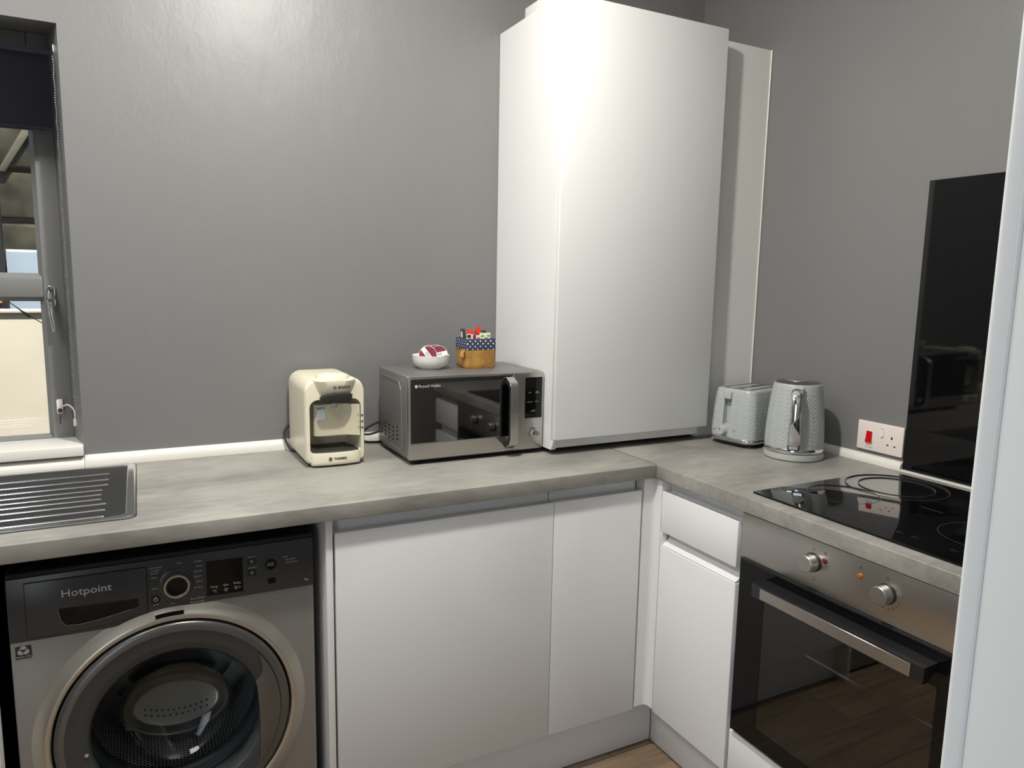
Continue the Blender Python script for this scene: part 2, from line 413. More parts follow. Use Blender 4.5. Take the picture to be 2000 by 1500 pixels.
bm = B()
prism(bm, [(-1.437, WY), (1.0, WY), (1.0, YW), (-1.475, YW), (-1.475, 0.76), (-1.465, 0.72)], 'z', 0, CZ)
box(bm, -3.2, -2.36, WY, YW, 0, CZ)
box(bm, -2.36, -1.437, WY, YW, 0, 0.940)
prism(bm, [(WY, 2.026), (YW, 2.026), (YW, CZ), (WY, CZ)], 'x', -2.36, -1.437)
struct('wall_back', bm, WALL, smooth=None)
bm = B(); box(bm, WX, WX + 0.2, -3.6, WY, 0, CZ); struct('wall_right', bm, WALL, smooth=None)
bm = B(); box(bm, LX - 0.2, LX, -1.95, WY, 0, CZ); box(bm, LX - 0.2, LX, -3.6, -3.25, 0, CZ); box(bm, LX - 0.2, LX, -3.25, -1.95, 0, 0.14); box(bm, LX - 0.2, LX, -3.25, -1.95, 2.06, CZ); struct('wall_left', bm, WALL, smooth=None)
JX, JY = -0.924, -1.3990         # door opening right edge, kitchen face of the partition
bm = B(); box(bm, JX + 0.032, WX, -1.50, JY, 0, CZ); struct('wall_front', bm, HALLW, smooth=None)
bm = B(); box(bm, LX - 0.2, WX + 0.2, HB - 0.2, HB, 0, CZ)
struct('wall_hall', bm, HALLW, smooth=None)
bm = B(); box(bm, LX - 0.2, WX + 0.2, HB - 0.2, YW, CZ, CZ + 0.15); struct('ceiling', bm, CEIL, smooth=None)

# floor: a subfloor and planks running along the back run
bm = B(); box(bm, LX - 0.2, WX + 0.2, HB - 0.2, YW, -0.12, -0.0095)
floor = struct('floor', bm, BLACKM, smooth=None)
protos = {}
PWID, PLEN = 0.192, 1.285
row = 0; y = HB
while y < WY - 0.02:
    x = LX - [0.0, 0.43, 0.86, 0.2][row % 4]
    while x < WX:
        x0, x1 = max(x, LX), min(x + PLEN, WX); y1 = min(y + PWID, WY)
        if x1 - x0 > 0.02:
            key = (round(x1 - x0, 3), round(y1 - y, 3), (row * 7 + int(x * 3)) % 3)
            if key not in protos:
                b = B(); box(b, 0, key[0] - 0.0012, 0, key[1] - 0.0012, -0.009, 0, 0.0012, 1)
                me = bpy.data.meshes.new('plank'); b.to_mesh(me); b.free(); me.materials.append(WOODS[key[2]]); protos[key] = me
            o = bpy.data.objects.new('plank', protos[key]); COL.objects.link(o); o.parent = floor; o.location = (x0, y, 0)
        x += PLEN
    y += PWID; row += 1

# painted end lining and casing of the partition at the right of the picture
bm = B(); box(bm, JX, JX + 0.0315, -1.50, JY, 0.0, CZ - 0.001, 0.002)
door = struct('trim_8', bm, DOORP)
bm = B(); box(bm, JX, JX + 0.07, JY + 0.0004, -1.388, 0, CZ - 0.001, 0.0025, 3); obj('casing', bm, DOORP, door)
bm = B(); box(bm, JX, JX + 0.07, -1.512, -1.5002, 0, CZ - 0.001, 0.0025, 3); obj('casing', bm, DOORP, door)

# ceiling lamp of the kitchen (out of the frame, its light is in it)
LP = (-0.88, -0.40, CZ)
t = thing('ceiling_light', 'small round white ceiling light above the middle of the kitchen', 'ceiling light', LP)
bm = B(); lathe(bm, [(0.06, -0.012), (0.06, 0.0)], LP, 'z', 32); obj('rose', bm, WHITEM, t)
bm = B(); lathe(bm, [(0.016, -0.045), (0.018, -0.012)], LP, 'z', 24); obj('lamp_holder', bm, WHITEM, t)
t = thing('fill_panel', 'flat white panel added above the sink to carry the fill light', 'ceiling light', (-2.1, -0.35, CZ))  # unseen panel, added only to house the side fill
bm = B(); box(bm, -2.42, -1.78, -0.97, 0.27, CZ - 0.03, CZ - 0.0005, 0.003); obj('panel_frame', bm, WHITEM, t)
bm = B(); box(bm, -2.40, -1.80, -0.95, 0.25, CZ - 0.032, CZ - 0.0302); obj('diffuser', bm, WHITEM, t)

# ------------------------------------------------------------------ window in the back wall
FY = 0.72                        # front face of the window frame
XR, XG = -1.465, -1.516          # frame right edge, glass edge with bead
bm = B()
XL = -2.36
def stile(x0, x1, z0, z1): box(bm, x0, x1, FY, FY + 0.06, z0, z1, 0.003, 2)
stile(-1.514, XR, 0.950, 2.026)                      # right stile
stile(XL, XL + 0.06, 0.950, 2.026)
for xa, xb in ((XL + 0.0602, -1.9852), (-1.9248, -1.5142)):
    stile(xa, xb, 1.955, 2.0255); stile(xa, xb, 1.352, 1.405); stile(xa, xb, 0.9405, 0.966)
stile(-1.985, -1.925, 0.950, 2.026)
win = struct('window_1', bm, FRAME)
for (x0, x1) in ((XL + 0.06, -1.985), (-1.925, -1.514)):
    for (z0, z1) in ((0.966, 1.352), (1.405, 1.955)):
        b = B()
        # glazing bead: sloping rails round each pane
        w = 0.011
        prism(b, [(x0, FY + 0.008), (x0 + w, FY + 0.022), (x0, FY + 0.022)], 'z', z0, z1)
        prism(b, [(x1, FY + 0.008), (x1, FY + 0.022), (x1 - w, FY + 0.022)], 'z', z0, z1)
        prism(b, [(FY + 0.008, z0), (FY + 0.022, z0), (FY + 0.022, z0 + w)], 'x', x0, x1)
        prism(b, [(FY + 0.008, z1), (FY + 0.022, z1 - w), (FY + 0.022, z1)], 'x', x0, x1)
        obj('glazing_bead', b, FRAME, win, smooth=None)
        b = B(); box(b, x0, x1, FY + 0.026, FY + 0.030, z0, z1); obj('pane', b, GLASS, win, smooth=None)
# handle (chrome, with a key barrel) on the right stile
b = B()
prism(b, rr4(-1.508, -1.486, 1.325, 1.383, 0.0105), 'y', FY - 0.007, FY, 0.002)
lathe(b, [(0.0085, -0.022), (0.0095, -0.020), (0.0105, -0.007)], (-1.497, FY, 1.352), 'y', 20)
hd = obj('handle', b, CHROME, win)
b = B()
P = curve([(-1.4985, FY - 0.020, 1.362), (-1.4975, FY - 0.026, 1.340), (-1.495, FY - 0.030, 1.305), (-1.4905, FY - 0.028, 1.262)], 6)
tube(b, P, [0.0085] * 6 + [0.0075] * 7 + [0.0070] * 5 + [0.0062], 10); obj('lever', b, CHROME, hd)
b = B(); lathe(b, [(0.0042, -0.0345), (0.0045, -0.030)], (-1.4975, FY, 1.345), 'y', 14); obj('key_barrel', b, DARKP, hd)
# cable restrictor low on the stile
b = B(); box(b, -1.502, -1.487, FY - 0.013, FY, 1.036, 1.075, 0.003); rs = obj('restrictor', b, PLUG, win)
b = B(); lathe(b, [(0.0055, -0.021), (0.006, -0.013)], (-1.494, FY, 1.045), 'y', 14); box(b, -1.4965, -1.4935, FY - 0.02, FY - 0.018, 1.008, 1.034, 0.0005); obj('key', b, DARKP, rs)
b = B(); tube(b, curve([(-1.488, FY - 0.008, 1.055), (-1.474, FY - 0.02, 1.060), (-1.460, FY - 0.03, 1.045), (-1.4585, FY - 0.03, 1.012)], 6), 0.0022, 6)
box(b, -1.4635, -1.4555, FY - 0.035, FY - 0.024, 1.002, 1.022, 0.001); obj('restrictor_cable', b, PLUG, rs)
# sill board and the white trim beneath it
b = B(); box(b, XL, -1.4375, 0.5835, FY + 0.01, 0.9395, 0.966, 0.003)
struct('trim_1', b, CREAMT)

# roller blind
t = thing('roller_blind', 'black roller blind pulled a little way down over the window', 'blind', (-1.9, 0.66, 1.957))
b = B(); lathe(b, [(0.0205, -2.34 + 1.9), (0.0205, -1.4555 + 1.9)], (-1.9, 0.66, 1.957), 'x', 24); obj('roller', b, BLIND, t)
b = B(); box(b, -2.335, -1.4585, 0.6395, 0.6407, 1.776, 1.957); box(b, -2.335, -1.4585, 0.637, 0.643, 1.770, 1.780, 0.002); obj('fabric', b, BLIND, t)
b = B(); lathe(b, [(0.008, -1.4555 + 1.9), (0.008, -1.4495 + 1.9)], (-1.9, 0.66, 1.957), 'x', 14)
box(b, -1.4505, -1.4478, 0.6465, 0.6735, 1.935, 1.985, 0.0005); obj('bracket', b, CHROME, t)
b = B(); rnd = random.Random(2)
for sgn in (0, 1):
    n = 150
    for i in range(n):
        q = i / (n - 1); z = 1.944 - q * 0.905
        px = -1.4505 - 0.0015 * q + sgn * 0.0 + 0.0008 * math.sin(i * .7); py = 0.640 - 0.012 * sgn * (1 - 0.55 * q) - 0.006 * q
        bb = B(); bmesh.ops.create_icosphere(bb, subdivisions=1, radius=0.0023)
        for v in bb.verts: v.co += Vector((px, py, z))
        merge(b, bb)
stuff(obj('bead_chain', b, BEADS, t))

# ------------------------------------------------------------------ outside the window
b = B(); box(b, -6, 4, YW, 6, -0.12, -0.02); struct('floor_yard', b, YARD, smooth=None)
t = thing('rendered_wall', 'low sunlit cream rendered yard wall seen through the lower panes', 'wall', (-1.8, 1.75, -0.02))
b = B(); box(b, -4.2, 0.9, 1.70, 1.80, -0.02, 1.262, 0.01, 2); obj('wall_body', b, PEB, t)
b = B()
for k in range(9): box(b, -4.2 + k * 0.57, -4.2 + k * 0.57 + 0.562, 1.69, 1.81, 1.2625, 1.276, 0.004, 1)
obj('coping', b, PEB, t)
t = thing('stone_wall', 'old coursed stone wall beyond the yard with pale mortar', 'wall', (-1.8, 2.5, -0.02))
b = B(); box(b, -4.2, 0.9, 2.33, 2.70, -0.02, 2.9); obj('mortar_bed', b, MORTAR, t)
rs_ = random.Random(11); z = -0.01
courses = []
while z < 2.85:
    h = 0.215 if not 1.55 < z < 1.9 else 0.21
    courses.append((z, h)); z += h + 0.016
zs = [1.855 - 0.224 * k for k in range(9)]
for k, zt in enumerate([2.29, 2.07] + zs):
    h = 0.205
    x = -4.18 + rs_.uniform(0, 0.2)
    while x < 0.85:
        w = rs_.uniform(0.26, 0.5)
        if -2.25 < x < -1.86: w = -1.50 - x - rs_.uniform(0, 0.1)
        if zt - h > -0.02 and x + w < 0.88:
            b = B(); box(b, x, x + w - 0.018, 2.305 - rs_.uniform(0, 0.012), 2.36, zt - h, zt - 0.004, 0.012, 2)
            for v in b.verts: v.co += Vector((rs_.uniform(-.004, .004), rs_.uniform(-.004, .004), rs_.uniform(-.004, .004)))
            obj('stone', b, STONE if (k + int(x * 5)) % 2 else STONE2, t)
        x += w
b = B(); prism(b, [(-1.800, 1.845), (-1.772, 1.845), (-1.662, 2.030), (-1.690, 2.045)], 'y', 2.283, 2.30, 0.004); obj('mortar_fillet', b, MORTAR, t)
t = thing('blue_board', 'pale blue flat board standing upright against the stone wall', 'board', (-1.65, 2.27, -0.02))
b = B(); box(b, -1.787, -1.40, 2.255, 2.275, -0.02, 1.506, 0.002, 1); obj('board_panel', b, BLUEB, t)
b = B(); box(b, -1.79, -1.40, 2.272, 2.278, 1.506, 1.515, 0.001, 1); obj('board_edge', b, WHITEM, t)
t = thing('black_post', 'dark square post standing left of the pale blue board outside', 'post', (-1.82, 2.24, -0.02))
b = B(); box(b, -1.85, -1.793, 2.215, 2.26, -0.02, 1.72, 0.004, 2); obj('shaft', b, BLACKM, t)
b = B(); prism(b, [(-1.85, 1.72), (-1.793, 1.72), (-1.8215, 1.745)], 'y', 2.215, 2.26); obj('cap', b, BLACKM, t)
t = thing('yellow_pole', 'yellow pole outside behind the cream yard wall', 'pole', (-1.795, 2.05, -0.02))
b = B(); lathe(b, [(0.016, 0), (0.016, 1.36), (0.010, 1.37)], (-1.803, 2.05, -0.02), 'z', 14); tag(obj('shaft', b, YELL, t))
b = B(); lathe(b, [(0.018, 1.29), (0.018, 1.31)], (-1.803, 2.05, -0.02), 'z', 14); obj('collar', b, BLACKM, t)
t = thing('washing_line', 'thin dark line sagging past the lower window pane outside', 'line', (-1.65, 1.4, 1.3))
b = B(); tube(b, [(-1.72, 1.4, 1.350), (-1.6332, 1.4, 1.2754), (-1.54, 1.4, 1.208)], 0.0015, 6); obj('cord', b, BLACKM, t)
b = B(); tube(b, [(-1.660, 1.3985, 1.298), (-1.6332, 1.398, 1.274), (-1.622, 1.3985, 1.262)], [0.0015, 0.004, 0.0015], 6); obj('knot', b, BLACKM, t)

# ------------------------------------------------------------------ plinths and trims
b = B(); box(b, -0.953, 0.073, 0.064, 0.082, 0.003, 0.163, 0.0012); struct('trim_2', b, WHITE)
b = B(); box(b, 0.0735, 0.0915, -1.240, 0.063, 0.003, 0.155, 0.0012); struct('trim_3', b, WHITE)
def quarter(a, r=0.016, h=0.030):
    return [(0, 0), (-r, 0)] + [(-r * math.cos(t), 0.006 + (h - 0.006) * math.sin(t)) for t in [PI / 2 * k / 6 for k in range(7)]]
b = B(); prism(b, [(WY + p[0], HT + p[1]) for p in quarter(0)], 'x', -1.4365, -0.223); struct('trim_4', b, CREAMT)
b = B(); prism(b, [(WY + p[0] * 1.15, HT + p[1] * 0.78) for p in quarter(0)], 'x', XL, -1.4372); struct('trim_5', b, CREAMT)
b = B(); prism(b, [(WX + p[0], HT + p[1]) for p in quarter(0, 0.016, 0.024)], 'y', -0.3285, 0.245); struct('trim_6', b, CREAMT)

# ------------------------------------------------------------------ worktops
t = thing('worktop', 'pale concrete-look worktop along the back wall from sink to corner', 'worktop', (-1.2, 0.3, 0.87))
b = B(); box(b, LX, -0.0004, 0.0, WY, 0.87, HT, 0.0022, 3); sl = obj('slab', b, WTOP, t)
cb = B(); prism(cb, rr4(-2.29, -1.325, 0.086, 0.572, 0.02), 'z', 0.8, 1.0); cb.transform(Matrix.Translation(-t.location)); cut(sl, cb)
t = thing('worktop', 'pale concrete-look worktop along the right wall holding hob and kettle', 'worktop', (0.3, -0.2, 0.87))
b = B()
prism(b, [(0.0, -1.245), (WX, -1.245), (WX, WY), (0.0, WY)], 'z', 0.87, HT, 0.0022, 3)
obj('slab', b, WTOP, t)
b = B(); box(b, -0.0005, 0.0012, 0.003, 0.30, HT - 0.001, HT + 0.0002); obj('joint_strip', b, mat('joint_filler', (0.12, 0.115, 0.105), 0.5), t, smooth=None)

# ------------------------------------------------------------------ base cabinets
def door_back(parent, x0, x1, z0=0.157, z1=0.833):
    b = B(); box(b, x0, x1, 0.0176, 0.0365, z0, z1, 0.0012, 2); d = obj('door', b, WHITE, parent)
    # J pull above the door: a curved trough
    pts = [(0.0365, z1 - 0.004), (0.0262, z1 - 0.010), (0.0262, z1 - 0.016), (0.0455, z1 - 0.016), (0.056, z1 - 0.016), (0.056, 0.8685), (0.0505, 0.8685)]
    arc = [(0.0505 - 0.012 + 0.012 * math.cos(a), z1 + 0.002 - 0.014 * math.sin(a)) for a in [PI / 2 * k / 5 for k in range(1, 6)]]
    b = B(); prism(b, [(0.0366, z1 - 0.03), (0.056, z1 - 0.03), (0.056, 0.8685), (0.0505, 0.8685), (0.0505, z1 + 0.004)] + arc + [(0.0366, z1 - 0.012)], 'x', x0 + 0.0005, x1 - 0.0005)
    obj('handle', b, WHITE, d)
    return d
t = thing('base_cabinet', 'wide white gloss base cabinet between washing machine and narrow cabinet', 'cabinet', (-0.62, 0.3, 0))
b = B(); box(b, -0.9335, -0.9175, 0.0185, 0.58, 0.0, 0.8695, 0.001); obj('end_panel', b, WHITE, t)
b = B(); box(b, -0.9155, -0.326, 0.0575, 0.58, 0.165, 0.869); obj('carcass', b, CARC, t)
door_back(t, -0.9125, -0.3262)
t = thing('base_cabinet', 'narrow white gloss base cabinet next to the inner corner', 'cabinet', (-0.18, 0.3, 0))
b = B(); box(b, -0.3255, -0.0288, 0.0575, 0.58, 0.165, 0.869); obj('carcass', b, CARC, t)
door_back(t, -0.3238, -0.0345)
t = thing('base_cabinet', 'white base cabinet under the steel sink, left of the washing machine', 'cabinet', (-2.0, 0.3, 0))
b = B(); box(b, -2.44, -1.5755, 0.0575, 0.58, 0.165, 0.869); box(b, -1.594, -1.5755, 0.0185, 0.58, 0.0, 0.8695, 0.001); obj('carcass', b, WHITE, t)
door_back(t, -2.43, -2.015); door_back(t, -2.012, -1.5965)
b = B(); box(b, -2.44, -1.595, 0.066, 0.084, 0.003, 0.155, 0.001); obj('plinth', b, WHITE, t)
t = thing('corner_post', 'white curved corner post filling the inner corner of the cabinets', 'post', (0.0, 0.03, 0))
c = [(-0.027, 0.018), (-0.001, 0.018)] + [(-0.001 + 0.014 * math.sin(a), 0.004 + 0.014 * math.cos(a)) for a in [PI / 2 * k / 8 for k in range(1, 9)]] + [(0.013, -0.0125), (0.053, -0.0125), (0.053, 0.0565), (-0.027, 0.0565)]
b = B(); prism(b, c, 'z', 0.1635, 0.8645); obj('post_panel', b, WHITE, t, smooth=50)
b = B(); box(b, -0.024, 0.010, 0.022, 0.05, 0.8645, 0.8698); obj('fixing_block', b, CARC, t)
# drawer cabinet on the right leg
t = thing('drawer_cabinet', 'narrow white cabinet with one drawer over a door, left of the oven', 'cabinet', (0.3, -0.16, 0))
b = B(); box(b, 0.0535, 0.585, -0.3165, -0.0135, 0.156, 0.869); obj('carcass', b, CARC, t)
def jx(parent, y0, y1, z1, ztop):
    arc = [(0.046 - 0.012 + 0.012 * math.cos(a), z1 + 0.002 - 0.014 * math.sin(a)) for a in [PI / 2 * k / 5 for k in range(1, 6)]]
    b = B(); prism(b, [(0.0320, z1 - 0.03), (0.052, z1 - 0.03), (0.052, ztop), (0.046, ztop), (0.046, z1 + 0.004)] + arc + [(0.0320, z1 - 0.012)], 'y', y0 + 0.0005, y1 - 0.0005)
    obj('handle', b, WHITE, parent)
b = B(); box(b, 0.013, 0.0318, -0.3105, -0.0140, 0.715, 0.8335, 0.0012, 2); dr = obj('drawer', b, WHITE, t); jx(dr, -0.3105, -0.0140, 0.8335, 0.8685)
b = B(); box(b, 0.013, 0.0318, -0.3125, -0.0140, 0.157, 0.673, 0.0025, 3); dd = obj('door', b, WHITE, t); b = B(); prism(b, [(0.0140, 0.6725), (0.052, 0.6725), (0.052, 0.7165), (0.0475, 0.7165), (0.0445, 0.7040), (0.0340, 0.6900), (0.0220, 0.6805), (0.0140, 0.6770)], 'y', -0.3110, -0.0215); obj('handle', b, WHITE, dd)
b = B(); box(b, 0.0132, 0.0318, -0.0212, -0.0141, 0.673, 0.715, 0.0005, 1); obj('pull_end_cap', b, WHITE, t)
t = thing('drawer_cabinet', 'white cabinet with drawer right of the oven, mostly hidden by the doorway casing', 'cabinet', (0.3, -1.1, 0))
b = B(); box(b, 0.0535, 0.585, -1.238, -0.9340, 0.156, 0.869); obj('carcass', b, CARC, t)
b = B(); box(b, 0.013, 0.0318, -1.2365, -0.9335, 0.715, 0.8335, 0.0012, 2); dr = obj('drawer', b, WHITE, t); jx(dr, -1.2365, -0.9335, 0.8335, 0.8685)
b = B(); box(b, 0.013, 0.0318, -1.2365, -0.9335, 0.157, 0.673, 0.0025, 3); dd = obj('door', b, WHITE, t); jx(dd, -1.2365, -0.9335, 0.673, 0.7165)
# oven housing
t = thing('oven_housing', 'white housing around the built-in oven with a filler panel below it', 'cabinet', (0.3, -0.63, 0))
b = B(); box(b, 0.0535, 0.585, -0.3345, -0.3170, 0.156, 0.869); box(b, 0.0335, 0.0535, -0.3345, -0.3185, 0.156, 0.869, 0.0008, 1); obj('side_panel', b, CARC, t)
b = B(); box(b, 0.0335, 0.585, -0.9325, -0.9305, 0.156, 0.869); obj('side_panel', b, CARC, t)
b = B(); box(b, 0.0535, 0.585, -0.9305, -0.3350, 0.270, 0.292); obj('shelf', b, CARC, t)
b = B(); box(b, 0.012, 0.031, -0.928, -0.3255, 0.157, 0.286, 0.0015, 2); obj('filler_panel', b, WHITE, t)

# ------------------------------------------------------------------ wall cupboard in the corner
UX0, UX1, UY, UZB, UZT, UDB = -0.222, 0.363, 0.2015, 0.9235, 2.196, 0.9556
t = thing('wall_cupboard', 'tall white gloss cupboard standing above the worktop corner', 'cupboard', (0.07, 0.4, UZB))
b = B(); box(b, UX0, UX0 + 0.018, UY + 0.0195, WY - 0.001, UZB, UZT, 0.0008, 1); obj('side_panel', b, WHITE, t)
b = B(); box(b, UX1 - 0.018, UX1, UY + 0.04, WY - 0.001, UZB, UZT, 0.0008, 1); obj('side_panel', b, WHITE, t)
b = B(); box(b, UX0 + 0.0185, UX1 - 0.0185, UY + 0.04, WY - 0.001, UZT - 0.018, UZT); box(b, UX0 + 0.0185, UX1 - 0.0185, UY + 0.04, WY - 0.001, UDB, UDB + 0.018); box(b, UX0 + 0.0185, UX1 - 0.0185, WY - 0.02, WY - 0.001, UDB, UZT); obj('carcass', b, CARC, t)
b = B(); box(b, UX0 + 0.0003, UX1 - 0.0003, UY, UY + 0.019, UDB, UZT - 0.001, 0.0015, 2); d = obj('door', b, WHITE, t)
z0 = UDB
arc = [(UY + 0.033 - 0.012 + 0.012 * math.cos(a), z0 - 0.002 + 0.014 * math.sin(a)) for a in [PI / 2 * k / 5 for k in range(0, 6)]]
b = B(); prism(b, [(UY + 0.0192, z0 + 0.03), (UY + 0.0395, z0 + 0.03), (UY + 0.0395, UZB + 0.001), (UY + 0.033, UZB + 0.001)] + arc + [(UY + 0.0192, z0 + 0.012)], 'x', UX0 + 0.0186, UX1 - 0.012)
obj('handle', b, WHITE, d)
b = B(); prism(b, [(UY + 0.0195, UDB - 0.001), (UY + 0.006, UDB - 0.002), (UY + 0.012, UZB + 0.012), (UY + 0.0195, UZB)], 'x', UX0 + 0.0005, UX0 + 0.006); obj('pull_end_cap', b, WHITE, d)
for xx in (UX0 + 0.04, UX1 - 0.05):
    b = B(); box(b, xx - 0.02, xx + 0.02, 0.30, 0.34, HT + 0.0003, UZB + 0.0, 0.001, 1); lathe(b, [(0.012, 0), (0.012, 0.006)], (xx, 0.32, UZB), 'z', 14); obj('foot', b, BLACKM, t)
b = B(); box(b, UX1 - 0.030, UX1 - 0.0185, UY + 0.041, UY + 0.07, UZB - 0.006, UDB, 0.001, 1); obj('bracket', b, CHROME, t)
# offcut lying on the cupboard, and a timber block
t = thing('board_offcut', 'white board offcut lying on top of the tall cupboard', 'board', (-0.2, 0.38, UZT))
b = B(); box(b, -0.214, -0.196, 0.285, 0.452, UZT, UZT + 0.032, 0.0015, 2); obj('board_strip', b, WHITEM, t)
b = B(); box(b, -0.196, -0.120, 0.30, 0.45, UZT, UZT + 0.016, 0.0015, 2); obj('board_flat', b, WHITEM, t)
t = thing('timber_block', 'raw tan timber block on the cupboard top beside the white offcut', 'wood block', (-0.2, 0.27, UZT))
b = B(); box(b, -0.213, -0.175, 0.245, 0.2845, UZT, UZT + 0.030, 0.0015, 2); obj('block', b, WOODB, t)
b = B(); box(b, -0.206, -0.182, 0.250, 0.280, UZT + 0.030, UZT + 0.0325, 0.0008, 1); obj('paint_patch', b, WHITEM, t)
# boxed-in panel between cupboard and right wall
b = B(); box(b, UX1 + 0.0015, WX - 0.003, 0.2625, 0.2805, HT, 2.186, 0.001, 1); pn = struct('trim_7', b, WHITEM)
b = B(); tube(b, [(WX - 0.0035, 0.2612, 0.94), (WX - 0.0035, 0.2612, 1.6), (WX - 0.0038, 0.2612, 2.186)], 0.0024, 6); obj('sealant_line', b, CREAMT, pn)

# ------------------------------------------------------------------ sink drainer (height field)
t = thing('sink', 'stainless steel sink drainer with long ridges let into the worktop', 'sink', (-1.7, 0.33, HT))
X0, X1, Y0, Y1 = -2.30, -1.3165, 0.0765, 0.5815
ridges = [(0.4832, -1.380), (0.4250, -1.380), (0.3740, -1.380), (0.3292, -1.390), (0.2889, -1.391), (0.2493, -1.390), (0.2090, -1.3785), (0.1611, -1.379), (0.1120, -1.380)]
def smooth01(a, b_, x):
    q = min(1, max(0, (x - a) / (b_ - a))); return q * q * (3 - 2 * q)
def sdr(x, y, x0, x1, y0, y1, r):
    qx = abs(x - (x0 + x1) / 2) - ((x1 - x0) / 2 - r); qy = abs(y - (y0 + y1) / 2) - ((y1 - y0) / 2 - r)
    return math.hypot(max(qx, 0), max(qy, 0)) + min(max(qx, qy), 0) - r
def sz(x, y):
    e = -sdr(x, y, X0, X1, Y0, Y1, 0.022)
    z = 0.0012 + 0.0034 * smooth01(0.0, 0.006, e) - 0.0040 * smooth01(0.0185, 0.0215, -sdr(x, y, -1.87, X1, Y0 + 0.004, Y1 - 0.01, 0.03))
    q = -sdr(x, y, -1.86, -1.3555, 0.0905, 0.5085, 0.02)
    z -= 0.0022 * smooth01(0.0, 0.003, q)
    for (ry, rx) in ridges:
        d = math.hypot(max(x - rx, 0), (y - ry) * 1.0)
        if d < 0.0085 and x > -1.86: z += 0.0058 * (0.5 + 0.5 * math.cos(PI * d / 0.0085))
    if x < -1.88: z -= 0.028 * smooth01(0.0, 0.02, -sdr(x, y, -2.24, -1.90, 0.12, 0.50, 0.05))
    return z
xs = [X0 + (0.40) * k / 26 for k in range(26)]; nx = 60
xs += [-1.90 + (-1.40 + 1.90) * k / 24 for k in range(24)] + [-1.40 + (X1 + 1.40) * k / nx for k in range(nx + 1)]
ys = [Y0 + (Y1 - Y0) * k / 240 for k in range(241)]
b = B(); grid = []
for x in xs:
    col = []
    for yy in ys:
        # pull the corner verts on to the rounded outline
        d = sdr(x, yy, X0, X1, Y0, Y1, 0.022); px, py = x, yy
        if d > 0:
            cx = min(max(x, X0 + 0.022), X1 - 0.022); cy = min(max(yy, Y0 + 0.022), Y1 - 0.022)
            L = math.hypot(x - cx, yy - cy); px = cx + (x - cx) / L * 0.022; py = cy + (yy - cy) / L * 0.022
        col.append(b.verts.new((px, py, HT + sz(px, py))))
    grid.append(col)
for i in range(len(xs) - 1):
    for j in range(len(ys) - 1): b.faces.new((grid[i][j], grid[i + 1][j], grid[i + 1][j + 1], grid[i][j + 1]))
bmesh.ops.remove_doubles(b, verts=b.verts[:], dist=1e-5)
obj('drainer', b, SINKS, t, smooth=60)
b = B(); prism(b, rr4(X0 - 0.001, X1 + 0.0012, Y0 - 0.0012, Y1 + 0.001, 0.023), 'z', HT + 0.0002, HT + 0.0014); obj('seal', b, RUBBER, t)

# ------------------------------------------------------------------ hob, oven, splashback, socket
HZ = HT + 0.005
t = thing('hob', 'black glass ceramic hob with printed cooking rings, set in the worktop', 'hob', (0.297, -0.615, HT))
b = B(); prism(b, rr4(0.0425, 0.5525, -0.9125, -0.3205, 0.006, 4), 'z', HT + 0.0004, HZ, 0.001, 2); obj('glass_plate', b, BLACKG, t)
HR = mat('grey_hob_print', (0.055, 0.055, 0.055), 0.3)
for (cx, cy, rad) in ((0.235, -0.430, (0.083,)), (0.422, -0.4405, (0.0895, 0.1205)), (0.2465, -0.7726, (0.0935,)), (0.44, -0.785, (0.073,))):
    b = B()
    for r_ in rad: ring(b, (cx, cy, HZ), r_ - 0.0014, r_, 0.0002, 'z', 64)
    obj('cooking_ring', b, HR, t)
b = B()
for y0_, y1_, x_ in ((-0.6305, -0.5787, 0.315),): box(b, x_, x_ + 0.0022, y0_, y1_, HZ, HZ + 0.0002)
obj('print_line', b, HR, t)
for y_ in (-0.527, -0.591, -0.624, -0.671, -0.704, -0.786):
    b = B(); ring(b, (0.103, y_, HZ), 0.0035, 0.0045, 0.0002, 'z', 18); box(b, 0.098, 0.108, y_ - 0.0085, y_ - 0.0078, HZ, HZ + 0.0002); obj('touch_mark', b, HR, t)
b = B(); box(b, WX - 0.020, WX - 0.0062, -0.930, -0.3295, HT, HT + 0.005, 0.001, 1); obj('sealant_line', b, CREAMT, t)

b = B(); box(b, WX - 0.0062, WX - 0.0004, -0.930, -0.3295, HT + 0.006, 1.704, 0.0008, 1)
tag(obj('splashback', b, BLACKG), 'tall black glass splashback on the right wall behind the hob', 'splashback')

t = thing('oven', 'built-in steel and black glass oven under the hob', 'oven', (0.3, -0.63, 0.30))
OY0, OY1 = -0.930, -0.3355
b = B(); box(b, 0.050, 0.56, OY0 + 0.02, OY0 + 0.05, 0.296, 0.868); box(b, 0.050, 0.56, OY1 - 0.05, OY1 - 0.02, 0.296, 0.868)
box(b, 0.53, 0.56, OY0 + 0.05, OY1 - 0.05, 0.296, 0.868); box(b, 0.050, 0.53, OY0 + 0.05, OY1 - 0.05, 0.296, 0.33); box(b, 0.050, 0.53, OY0 + 0.05, OY1 - 0.05, 0.73, 0.868)
obj('cavity', b, mat('black_enamel', (0.012, 0.012, 0.012), 0.3), t)
b = B(); box(b, 0.0008, 0.050, OY0, OY1, 0.7575, 0.8692, 0.0015, 2); obj('control_panel', b, STEELH, t)
b = B(); box(b, 0.0020, 0.0035, OY0 + 0.0005, OY1 - 0.0005, 0.299, 0.7505, 0.0005, 1); frame = obj('door', b, BLACKG, t)
cb = B(); box(cb, -0.02, 0.03, -0.842, -0.418, 0.345, 0.680); cb.transform(Matrix.Translation(-t.location)) ; cut(frame, cb)
b = B(); box(b, 0.0024, 0.0034, -0.842, -0.418, 0.345, 0.680); obj('window', b, GLASSD, frame, smooth=None)
